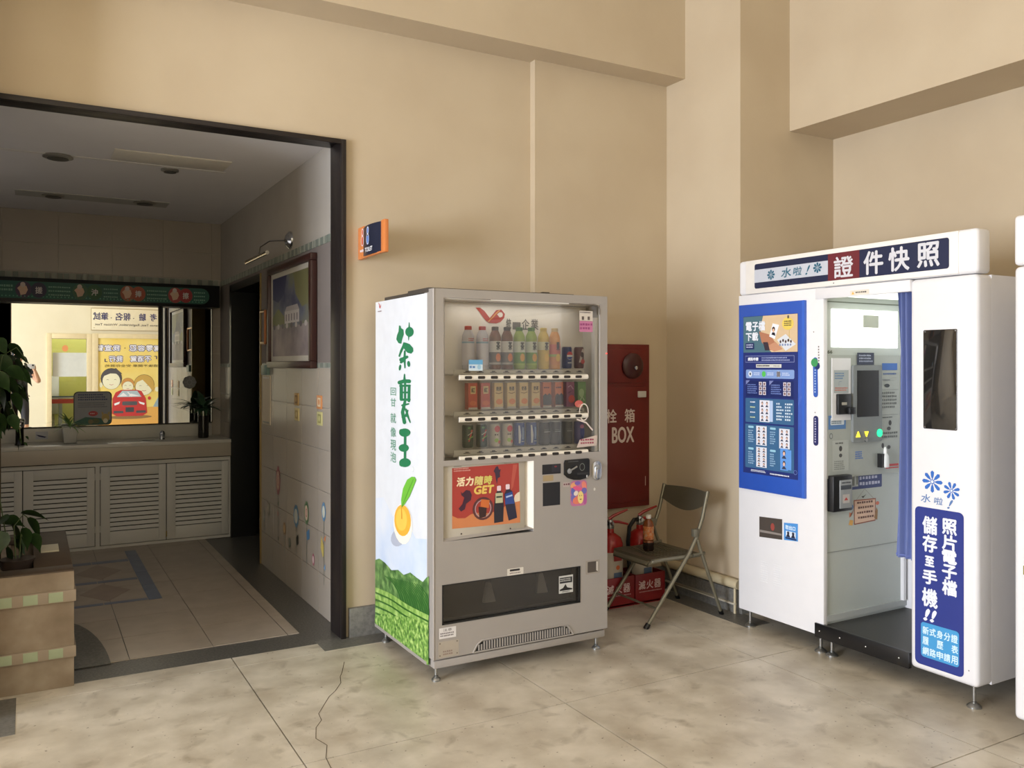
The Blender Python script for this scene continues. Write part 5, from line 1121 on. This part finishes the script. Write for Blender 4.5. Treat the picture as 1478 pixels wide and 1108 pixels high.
# spider plant in a white pot
t = thing('spider_plant', 'small spider plant in a square white pot on the washing counter', 'plant', (.278,7.76,.846))
obj('pot', MB(mat((206,204,196),0.35)).add([(.235,7.72,.846),(.32,7.72,.846),(.32,7.80,.846),(.235,7.80,.846),(.222,7.705,.975),(.335,7.705,.975),(.335,7.82,.975),(.222,7.82,.975)],[(3,2,1,0),(4,5,6,7),(0,1,5,4),(1,2,6,5),(2,3,7,6),(3,0,4,7)]), t, bevel=.006)
MS = leaf_mesh('spider_leaf', .15, .014, mat((120,160,84),0.45,0,.1,30), .7, .1, False, 8)
for i in range(26):
    a = 2*math.pi*i/26+RND.uniform(-.2,.2); put_leaf(MS, t, (.278,7.76,.97), a, RND.uniform(-1.25,-.35), 0, RND.uniform(.65,1.1))
# vase with dark leafy plant
t = thing('vase_plant', 'leafy plant in a dark glass vase near the dark doorway', 'plant', (1.305,7.74,.846))
obj('vase', MB(mat((34,30,28),0.15)).lathe((1.305,7.74,.846),[(.042,0),(.045,.01),(.045,.10),(.045,.19)],20), t)
obj('vase_rim', MB(glass_mat('vase_glass',(.7,.75,.7,1),.1)).lathe((1.305,7.74,1.036),[(.045,0),(.046,.045),(.044,.046)],20), t)
MV = leaf_mesh('vase_leaf', .19, .055, mat((44,74,48),0.4,0,.1,20), .8, .1, False, 8)
for i in range(34):
    a = 2*math.pi*i/17+RND.uniform(-.2,.2); put_leaf(MV, t, (1.305+.012*math.cos(a),7.73+.012*math.sin(a),1.07+RND.uniform(0,.05)), a, RND.uniform(-1.35,-.25), 0, RND.uniform(.6,.92))
sb = MB(M_STEM)
for i in range(7): sb.tube([(1.305+.01*math.cos(i),7.74+.01*math.sin(i),.95),(1.305+.02*math.cos(i),7.74+.02*math.sin(i),1.12)],.004,5)
obj('stems', sb, t)

# ------------------------------------------------------------------ restroom side wall things
WF = Face((1.494,8.0,0),(0,-1,0),(0,0,1))      # u = 8 - y
t = thing('framed_painting', 'framed watercolour of a white building under trees on the restroom side wall', 'painting', (1.48,5.55,1.45))
def wy(mb, y0, z0, y1, z1, x0, x1, m=None): return mb.box(x0,y0,z0,x1,y1,z1,m)
fm = MB(mat((58,30,25),0.35)); wy(fm,5.00,1.455,6.08,1.500,1.452,1.494); wy(fm,5.00,2.105,6.08,2.150,1.452,1.494); wy(fm,5.00,1.500,5.052,2.105,1.452,1.494); wy(fm,6.035,1.500,6.08,2.105,1.452,1.494)
obj('frame', fm, t, bevel=.006)
A = Art(Face((1.474,8.0,0),(0,-1,0),(0,0,1)))
M_WC = noise_mat('watercolour_sky', [(70,72,104),(110,114,130),(128,130,96),(150,146,88)], 3.2, 6, 0.5); M_WG = noise_mat('watercolour_ground', [(120,110,116),(150,138,140),(170,158,156)], 5, 6, 0.5)
u0, u1 = 8-6.035, 8-5.052
A.rect(u0,1.50,u1,2.105,(206,200,188)); A.rect(u0+.05,1.535,u1-.05,2.072,M_WC,1); A.poly([(u0+.05,1.535),(u1-.05,1.535),(u1-.05,1.74),(u0+.4,1.72),(u0+.05,1.76)],M_WG,2)
A.poly([(u0+.05,1.80),(u0+.2,1.86),(u0+.35,1.80),(u0+.36,1.75),(u0+.05,1.74)],(110,112,56),3).poly([(u0+.05,2.07),(u0+.42,2.07),(u0+.36,1.95),(u0+.2,1.90),(u0+.05,1.93)],(58,60,96),3).poly([(u1-.40,2.07),(u1-.05,2.07),(u1-.05,1.86),(u1-.2,1.84),(u1-.35,1.93)],(120,118,80),3)
A.rect(u0+.37,1.75,u0+.72,1.83,(206,200,200),4).poly([(u0+.37,1.83),(u0+.42,1.86),(u0+.68,1.865),(u0+.72,1.83)],(180,172,176),4)
for i in range(5): A.rect(u0+.40+i*.065,1.765,u0+.425+i*.065,1.81,(120,110,120),5)
for i in range(8): A.disc(u0+.10+i*.11,1.735,.03,.018,(196,188,186) if i % 2 else (90,80,90),5)
A.build('watercolour', t)
t = thing('picture_lamp', 'chrome picture lamp with a round wall plate above the framed painting', 'lamp', (1.47,5.85,2.2))
RY = Matrix.Rotation(-math.pi/2,3,'Y')
obj('wall_plate', MB(M_CHROME).lathe((1.499,5.62,2.302),[(.06,0),(.058,.012),(.035,.03),(.014,.038)],20,M=RY), t)
obj('lamp_arm', MB(M_CHROME).tube([(1.47,5.64,2.302),(1.40,5.78,2.31),(1.37,5.92,2.285),(1.37,5.95,2.24)],.005,8), t)
obj('lamp_tube', MB(mat((206,196,176),0.15,1.0,0)).tube([(1.365,5.70,2.222),(1.365,6.33,2.222)],.014,12), t)
t = thing('door_handle', 'brass bar handle on the edge of the dark restroom doorway', 'handle', (1.48,6.32,1.63)); MBR = mat((176,140,96),0.3,.9)
obj('upper_arm', MB(MBR).tube([(1.492,6.425,1.872),(1.478,6.22,1.868)],.010,8), t); obj('lower_arm', MB(MBR).tube([(1.492,6.425,1.640),(1.478,6.22,1.634)],.010,8), t)
obj('grip_bar', MB(mat((150,92,54),0.35,.6)).tube([(1.478,6.225,1.628),(1.478,6.225,1.874)],.012,10), t)
t = thing('wall_notice', 'narrow pale notice strip with a green dispenser above it beside the dark doorway', 'notice', (1.49,6.25,1.04))
obj('notice_strip', MB(mat((214,200,176),0.5)).box(1.488,6.13,1.045,1.494,6.36,1.40), t); obj('soap_box', MB(mat((110,136,126),0.4)).box(1.470,6.16,1.405,1.494,6.33,1.475), t, bevel=.003)
A = Art(Face((1.488,8,0),(0,-1,0),(0,0,1))); A.scrib(1.66,1.37,1.85,1.395,1,(236,232,226)).scrib(1.66,1.05,1.85,1.07,1,(150,156,150)); A.build('notice_print', t)
for y0, z0, c1, c2_, lab in ((5.40,1.215,(196,160,100),(120,84,44),'small brown patterned tile plaque, upper left of the four plaques below the painting'),(5.39,1.118,(214,196,140),(176,150,90),'small yellow tile plaque, lower left of the four plaques below the painting'),(4.90,1.215,(220,150,96),(236,214,180),'small orange tile plaque, upper right of the four plaques below the painting'),(4.895,1.118,(206,200,140),(150,146,90),'small green yellow tile plaque, lower right of the four plaques below the painting')):
    t = thing('tile_plaque', lab, 'plaque', (1.494,y0+.045,z0), 'tile plaques below the painting')
    obj('plaque_body', MB(pmat(c1)).box(1.489,y0,z0,1.494,y0+.10,z0+.080), t, bevel=.001)
    A = Art(Face((1.489,8,0),(0,-1,0),(0,0,1))); u = 8-y0-.1; A.rect(u+.02,z0+.014,u+.08,z0+.066,c2_).disc(u+.05,z0+.04,.018,.018,c1,1); A.build('plaque_print', t)
FLW = [(5.921,.676,.052,.092,(150,84,90),(196,170,150),.21,0,'dark red ringed flower sticker, the highest one on the tiled wall'),(5.464,.50,.055,.066,(84,128,160),(196,196,186),.26,1,'blue flower sticker with a black leaf, left of the green ringed one'),(5.227,.557,.045,.066,(92,122,84),(214,190,170),.22,2,'green scalloped flower sticker with a red centre and a blue leaf'),(4.869,.617,.036,.050,(96,140,176),(206,206,190),.19,3,'light blue flower sticker with a yellow leaf nearest the dark post'),(5.756,.37,.036,.040,(150,120,84),(190,160,120),.20,4,'small brown flower sticker left of the tall blue one'),(5.62,.30,.022,.030,(84,96,80),(120,120,110),.22,4,'tiny dark bud sticker between the brown and the blue flower'),(5.079,.295,.022,.032,(176,84,110),(224,200,200),.235,4,'small pink flower sticker low on the wall, without a stem'),(6.19,.44,.03,.05,(130,126,110),(170,164,150),.24,4,'faint grey flower sticker left of the dark red one'),(6.33,.37,.025,.045,(116,124,120),(150,150,140),.24,4,'faint bluish flower sticker next to the doorway edge')]
for (y, z, ry, rz, c1, c2_, zb, kind, lab) in FLW:
    t = thing('wall_flower_sticker', lab, 'sticker', (1.4935,y,zb), 'flower stickers on the tiled wall')
    A = Art(Face((1.4938,8,0),(0,-1,0),(0,0,1))); u = 8-y
    if kind != 4 or ry > .024: A.line([(u,z-rz),(u+.004,zb)],.010,(104,106,94),0)
    for i in range(10): A.disc(u+ry*.9*math.cos(i*.628),z+rz*.9*math.sin(i*.628),ry*.26,rz*.26,c1,1,n=10)
    A.ring(u,z,ry,rz,ry*.3,c1,2); A.disc(u,z,ry*.72,rz*.72,c2_,2)
    if kind in (0,2): A.ring(u,z,ry*.4,rz*.4,ry*.14,(176,80,84),3)
    A.build('petals', t)
    A = Art(Face((1.4938,8,0),(0,-1,0),(0,0,1)))
    if kind == 1: A.poly([(u,z-.14),(u+.05,z-.11),(u+.06,z-.17),(u+.02,z-.185)],(40,44,36),2)
    elif kind == 2: A.poly([(u,z-.12),(u+.06,z-.09),(u+.07,z-.15),(u+.01,z-.17)],(84,128,166),2)
    elif kind == 3: A.poly([(u,z-.20),(u-.05,z-.15),(u-.06,z-.22),(u-.02,z-.27),(u,z-.26)],(196,176,96),2).poly([(u,z-.16),(u+.04,z-.13),(u+.03,z-.17)],(214,130,80),2).poly([(u,z-.33),(u+.03,z-.30),(u+.03,z-.34)],(110,150,190),2)
    elif kind == 0: A.disc(u,z-.16,.012,.016,(60,80,50),2).disc(u-.006,z-.23,.012,.016,(150,80,70),2).disc(u+.006,z-.40,.012,.016,(50,64,50),2)
    if A.mb.v: A.build('leaves', t)
# ceiling downlights of the restroom (switched off)
for x, y, r, lab in ((.145,5.87,.085,'unlit round ceiling downlight at the front left of the restroom'),(.79,5.917,.055,'unlit small round downlight beside the ceiling panel'),(.148,7.225,.078,'unlit round downlight over the counter, left one'),(.777,7.195,.085,'unlit round downlight over the counter, right one')):
    t = thing('ceiling_downlight', lab, 'lamp', (x,y,2.72), 'restroom downlights')
    obj('trim_ring', MB(mat((150,146,138),0.3,.5)).lathe((x,y,2.732),[(r*.72,0),(r,.006),(r,.018)],24), t)
    obj('reflector', MB(mat((70,68,64),0.4,.4)).lathe((x,y,2.728),[(r*.3,0),(r*.7,.001),(r*.7,.010)],20), t)
t = thing('ceiling_access_panel', 'pale rectangular access panel set in the restroom ceiling', 'panel', (.76,5.63,2.74))
obj('panel_sheet', MB(mat((222,216,204),0.7)).box(.43,5.50,2.743,1.10,5.78,2.7505), t, bevel=.001)
# dim room behind the doorway
t = thing('paper_dispenser', 'white rounded paper dispenser glimpsed inside the dark doorway', 'dispenser', P(365,600,8.22)[:1]+(8.26,1.05))
x_ = P(365,560,8.25)[0]
obj('dispenser_body', MB(mat((206,206,204),0.4)).box(x_-.10,8.20,1.07,x_+.06,8.35,1.42), t, bevel=.03)
t = thing('inner_picture', 'dim beige framed notice seen high inside the dark doorway', 'notice', (x_+.02,8.33,1.70)); obj('frame', MB(mat((40,34,30),0.5)).box(x_-.12,8.325,1.68,x_+.22,8.35,2.13), t); obj('print', MB(mat((150,126,92),0.6)).box(x_-.10,8.32,1.70,x_+.20,8.3255,2.11), t)

# ------------------------------------------------------------------ hall side behind the camera (seen in the mirror)
FW = Face((0,-3.0,0),(-1,0,0),(0,0,1))   # u = -x ; viewed from +y
YB = -3.0
t = thing('hall_door', 'cream framed glass door to the office, seen in the mirror', 'door', (.66,-3.0,0))
M_JB = mat((222,206,166),0.5)
obj('door_frame', MB(M_JB).box(.27,-3.02,0,.36,-2.97,2.10).box(.975,-3.02,0,1.07,-2.97,2.10).box(.36,-3.02,2.0,.975,-2.97,2.10), t, bevel=.004)
obj('door_glass', MB(M_GLASS).box(.36,-3.07,.02,.975,-3.065,2.0), t, smooth=False)
obj('paper_sheet', MB(mat((206,208,202),0.6)).box(.375,-3.062,1.25,.972,-3.058,1.725), t)
A = Art(Face((0,-3.06,0),(-1,0,0),(0,0,1)))
A.disc(-.595,1.81,.055,.065,(224,150,96),1).rect(-.597,1.72,-.593,1.745,(224,150,96),1); A.build('balloon_sticker', t)
# office behind: yellow mural wall and reception desk
struct('wall_front', MB(mat((206,204,120),0.7,0,.03,3)).box(-.6,-4.6,0,3.6,-4.5,2.8).box(-.6,-4.5,0,-.5,-3.2,2.8).box(3.5,-4.5,0,3.6,-3.2,2.8).box(-.6,-4.6,2.8,3.6,-3.1,2.9).box(-.6,-4.6,-.05,3.6,-3.2,-.005, mat((170,160,140),0.5)))
t = thing('office_desk', 'reception desk with a blue and red edge behind the office door', 'desk', (.8,-3.9,0))
obj('desk_top', MB(mat((226,226,228),0.4)).box(.2,-4.2,.80,1.6,-3.6,.83), t); obj('red_band', MB(mat((190,70,60),0.5)).box(.2,-3.6,.70,1.6,-3.58,.79), t); obj('blue_edge', MB(mat((40,90,130),0.4)).box(.2,-3.6,.83,1.6,-3.58,.85), t); obj('desk_leg', MB(mat((150,160,166),0.4)).box(.5,-4.15,0,.56,-3.62,.80), t); obj('desk_leg', MB(mat((150,160,166),0.4)).box(1.5,-4.15,0,1.56,-3.62,.80), t)
t = thing('office_chair', 'white covered chair back behind the reception desk', 'chair', (.42,-4.3,.4)); obj('cover', MB(mat((226,226,236),0.8)).box(.30,-4.38,.45,.52,-4.28,1.25), t, bevel=.03); obj('chair_stand', MB(M_STEEL).tube([(.41,-4.33,0),(.41,-4.33,.46)],.03,8), t)
# poster on the wide door panel
t = thing('safety_poster', 'yellow pledge poster with a cartoon family in a red car, seen in the mirror', 'poster', (2.0,-3.0,.1))
M_YP = noise_mat('poster_yellow',[(236,206,104),(240,222,140)],2.0,3,.5)
obj('poster_sheet', MB(M_YP).box(1.18,-3.02,.02,2.9,-2.995,2.02), t)
A = Art(Face((0,-2.995,0),(-1,0,0),(0,0,1)), .001)
A.rect(-2.9,.02,-1.18,.62,(230,178,96),0); A.poly([(-2.9,.60),(-2.9,.95),(-2.35,.92),(-2.2,.62)],(150,176,190),1)
def otext(s_, u0, v0, u1, v1):
    n = len(s_); wch = (u1-u0)/n
    for i, ch_ in enumerate(s_):
        if ch_ == ' ': continue
        if ch_ == '‧': A.disc(u0+(i+.5)*wch,(v0+v1)/2,.010,.010,(60,56,60),3); continue
        if ch_ in '「」': A.text(ch_,u0+(i+.2)*wch,v0+(.5*(v1-v0) if ch_=='「' else 0),u0+(i+.55)*wch,v0+(1 if ch_=='「' else .5)*(v1-v0),(60,60,100),3,.004); continue
        A.text(ch_,u0+(i+.04)*wch,v0,u0+(i+.96)*wch,v1,(78,86,150),2,.014); A.text(ch_,u0+(i+.08)*wch,v0+.004,u0+(i+.92)*wch,v1-.004,(240,240,248),4,.003)
otext('酒駕零容忍‧我宣誓',-2.52,1.765,-1.13,1.885)
otext('「不酒駕 我行」',-2.30,1.545,-1.24,1.665)
A.text('酒後不開車‧安全你我他',-2.30,1.440,-1.30,1.492,(110,96,60),2,.001)
def face(u, v, r, hair, long_):
    A.disc(u,v+.03,r*1.06,r*1.12,(48,46,50),3).disc(u,v+.03,r*1.03,r*1.09,hair,4).disc(u,v-.02,r*.90,r*.94,(60,56,54),5).disc(u,v-.02,r*.88,r*.92,(238,236,206),6)
    for sgn in (-1,1): A.line([(u+sgn*r*.38-.02,v),(u+sgn*r*.38,v+.012),(u+sgn*r*.38+.02,v)],.006,(80,76,70),7)
    A.line([(u-r*.2,v-r*.48),(u,v-r*.56),(u+r*.2,v-r*.48)],.008,(180,80,80),7)
face(-1.42,1.18,.185,(84,84,88),0); face(-1.725,1.06,.115,(206,150,84),0); face(-2.03,1.05,.185,(206,170,90),1)
A.poly([(-1.62,1.30),(-1.50,1.42),(-1.44,1.37),(-1.36,1.40),(-1.30,1.34),(-1.24,1.24),(-1.40,1.31)],(84,84,88),7)
A.poly([(-2.20,1.10),(-2.10,1.22),(-1.95,1.24),(-1.88,1.12),(-2.0,1.18),(-2.14,1.02),(-2.20,.92),(-2.24,1.0)],(206,170,90),7)
A.disc(-1.23,1.08,.03,.05,(238,236,206),6).disc(-2.28,.98,.045,.05,(238,236,206),7)
A.disc(-1.76,.42,.42,.04,(150,120,80),1)
A.poly([(-2.09,.50),(-2.06,.80),(-1.98,.95),(-1.88,.975),(-1.60,.975),(-1.50,.93),(-1.44,.80),(-1.43,.50),(-1.52,.44),(-2.0,.44)],(196,62,62),8)
A.poly([(-1.98,.83),(-1.90,.955),(-1.62,.955),(-1.52,.83)],(176,196,206),9).poly([(-1.95,.845),(-1.78,.90),(-1.74,.845)],(236,236,240),10).poly([(-1.72,.845),(-1.64,.92),(-1.56,.845)],(236,236,240),10)
A.line([(-1.80,.84),(-1.72,.93)],.02,(236,236,236),10).poly([(-2.04,.70),(-1.92,.74),(-1.95,.69),(-2.03,.66)],(236,240,244),10).poly([(-1.47,.70),(-1.58,.74),(-1.56,.69),(-1.48,.66)],(236,240,244),10)
A.rrect(-1.90,.66,-1.62,.74,.02,(90,90,96),9).rrect(-1.84,.52,-1.68,.62,.01,(70,74,80),9).rect(-2.06,.50,-1.88,.55,(84,84,90),9).rect(-1.64,.50,-1.46,.55,(84,84,90),9).disc(-2.13,.80,.03,.035,(196,62,62),8).disc(-1.40,.80,.03,.035,(196,62,62),8)
A.build('poster_print', t)
obj('panel_frame', MB(M_JB).box(1.07,-3.02,0,1.18,-2.97,2.11).box(2.9,-3.02,0,3.0,-2.97,2.11).box(1.18,-3.02,2.02,2.9,-2.97,2.11), t, bevel=.004)
t = thing('hall_sign', 'white wall sign for the written test counter above the poster, seen in the mirror', 'sign', (1.9,-2.98,2.18))
obj('sign_board', MB(mat((226,216,186),0.5)).box(1.06,-3.0,2.185,2.62,-2.96,2.610), t, bevel=.004)
obj('sign_edge', MB(mat((170,150,110),0.5)).box(1.05,-3.0,2.175,2.63,-2.972,2.62), t)
A = Art(Face((0,-2.96,0),(-1,0,0),(0,0,1)))
for i, ch_ in enumerate('考照考驗.報名.筆試'):
    pass
xs_ = [(2.52,'駕'),(2.34,'車'),(2.14,'考'),(1.93,'驗'),(1.80,'.'),(1.64,'報'),(1.50,'名'),(1.385,'.'),(1.23,'筆'),(1.09,'試')]
for x, ch_ in xs_:
    if ch_ == '.': A.disc(-x-.03,2.43,.010,.010,(60,60,84),1)
    else: A.text(ch_,-x-.13,2.385,-x,2.535,(64,64,104),1,.003)
A.text('License Test, Registration, Written Test',-2.36,2.262,-1.12,2.318,(90,86,84),1,.001)
A.scrib(-1.12,2.215,-1.08,2.235,1,(180,150,100),1)
A.build('sign_lettering', t)
# out-of-view housings added to go with the lobby fill lights
for x, y, lab in ((1.0,.6,'added rectangular ceiling housing for the fill light over the lobby'),(-2.6,.6,'added rectangular ceiling housing for the fill light towards the entrance')):
    t = thing('added_ceiling_lamp', lab, 'lamp', (x,y,4.22))
    obj('added_housing', MB(M_WHITE).box(x-.64,y-1.34,4.24,x+.64,y+1.34,4.299), t, bevel=.004)

# ------------------------------------------------------------------ the photographer (seen only in the mirror)
def limb(edges_pts, radii, edges, m, name, parent, sub=1):
    me = bpy.data.meshes.new(name); me.from_pydata([Vector(p) for p in edges_pts], edges, []); o = bpy.data.objects.new(name, me); C.objects.link(o)
    bm = bmesh.new(); bm.from_mesh(me); sk = bm.verts.layers.skin.verify()
    bm.verts.ensure_lookup_table()
    for v, r in zip(bm.verts, radii): v[sk].radius = r if isinstance(r, tuple) else (r, r)
    bm.verts[0][sk].use_root = True
    bm.to_mesh(me); bm.free()
    a = o.modifiers.new('skin','SKIN'); a.use_smooth_shade = True
    if sub: b_ = o.modifiers.new('sub','SUBSURF'); b_.levels = sub; b_.render_levels = sub
    dg = bpy.context.evaluated_depsgraph_get(); me2 = bpy.data.meshes.new_from_object(o.evaluated_get(dg))
    bpy.data.objects.remove(o); return me2
per = thing('person', 'person in a black t-shirt and dark shorts holding up a phone, seen in the mirror', 'person', (-.19,-.36,0))
px0, py0 = -.19, -.36
pts = [(px0,py0,.95),(px0,py0,1.12),(px0,py0+.01,1.32),(px0,py0+.015,1.43),(px0,py0+.03,1.50),
 (px0+.17,py0,1.385),(px0+.315,py0+.13,1.19),(px0+.245,py0+.255,1.40),
 (px0-.17,py0,1.385),(px0-.30,py0+.13,1.19),(px0-.13,py0+.27,1.40),
 (px0+.10,py0,.90),(px0+.115,py0+.02,.49),(px0+.12,py0-.01,.09),(px0+.13,py0+.14,.035),
 (px0-.10,py0,.90),(px0-.115,py0+.02,.49),(px0-.12,py0-.01,.09),(px0-.13,py0+.14,.035)]
rad = [(.16,.11),(.135,.095),(.16,.105),(.075,.065),.052,.062,.042,.028,.062,.042,.028,.085,.056,.040,.034,.085,.056,.040,.034]
ed = [(0,1),(1,2),(2,3),(3,4),(2,5),(5,6),(6,7),(2,8),(8,9),(9,10),(0,11),(11,12),(12,13),(13,14),(0,15),(15,16),(16,17),(17,18)]
me = limb(pts, rad, ed, None, 'body', per)
SKIN = mat((206,160,130),0.5,0,.02,10); BLK = mat((26,26,28),0.8); SHORT = mat((52,52,56),0.85); SHOE = mat((40,38,38),0.6)
for m in (SKIN, BLK, SHORT, SHOE): me.materials.append(m)
for p in me.polygons:
    c = p.center; arm = abs(c.x-px0) > .21; up = c.z
    sleeve = math.dist((abs(c.x-px0), c.y-py0, c.z), (.17,0,1.385)) < .135
    p.material_index = 1 if ((.90 < up < 1.445 and abs(c.x-px0) < .215) or sleeve) and not (up > 1.43 and abs(c.x-px0) < .06) and not (c.y > py0+.16) else (2 if .52 < up <= .90 else (3 if up < .10 else 0))
    p.use_smooth = True
me.transform(Matrix.Translation(-WL[per])); bo = bpy.data.objects.new('body', me); C.objects.link(bo); bo.parent = per; WL[bo] = WL[per]
hx, hy, hz = px0, py0+.05, 1.615
head = MB(SKIN).lathe((hx,hy,hz-.115),[(.035,0),(.055,.02),(.070,.06),(.078,.12),(.074,.17),(.055,.21),(.02,.232)],20,sy=1.18)
head.lathe((hx,hy+.092,hz-.03),[(.010,0),(.014,.010),(.007,.045)],8); 
for s_ in (-1,1): head.lathe((hx+s_*.078,hy,hz-.03),[(.006,0),(.012,.02),(.012,.045),(.005,.06)],8,sy=1.6)
ho_ = obj('head', head, per)
hm = MB(BLK).lathe((hx,hy-.012,hz-.02),[(.078,0),(.086,.04),(.086,.09),(.066,.135),(.02,.155)],20,sy=1.15)
for a in (0,): pass
obj('hair', hm, ho_)
ey = MB(mat((30,24,22),0.3)); 
for s_ in (-1,1): ey.lathe((hx+s_*.030,hy+.083,hz-.002),[(.004,0),(.009,.005),(.004,.010)],8)
obj('eyes', ey, ho_); obj('mouth', MB(mat((160,84,78),0.5)).box(hx-.022,hy+.080,hz-.058,hx+.022,hy+.086,hz-.051), ho_)
def hand(wx, wy_, wz, side):
    fi = MB(SKIN); palm = (wx-side*.01, wy_+.012, wz+.045)
    fi.tube([(wx,wy_,wz-.01),(wx-side*.004,wy_+.006,wz+.02),palm,(palm[0]-side*.006,palm[1]+.004,palm[2]+.028)],[.024,.030,.034,.026],10)
    for k in range(4):
        b0 = (palm[0]+side*.022-side*.016*k*.6, palm[1]-.002, palm[2]+.014-.011*k); L_ = (.030,.034,.031,.025)[k]
        fi.tube([b0,(b0[0]-side*L_*.55,b0[1]+.026,b0[2]+.014),(b0[0]-side*L_*1.1,b0[1]+.034,b0[2]+.012),(b0[0]-side*L_*1.7,b0[1]+.030,b0[2]+.008)],[.0095,.009,.008,.0065],7)
    fi.tube([(wx-side*.012,wy_+.004,wz+.015),(wx-side*.040,wy_+.010,wz+.030),(wx-side*.060,wy_+.018,wz+.048)],[.012,.010,.008],7)
    return obj('hand', fi, per)
hand(px0+.245,py0+.255,1.40,1); hand(px0-.13,py0+.27,1.40,-1)
ph = thing('smartphone', 'white smartphone held sideways in both hands by the person', 'phone', (-.01,-.055,1.425))
obj('phone_body', MB(mat((206,206,208),0.25)).box(-.090,-.061,1.418,.062,-.053,1.494), ph, bevel=.003)
obj('phone_camera', MB(M_BLACK).box(.020,-.053,1.463,.045,-.0515,1.488), ph)
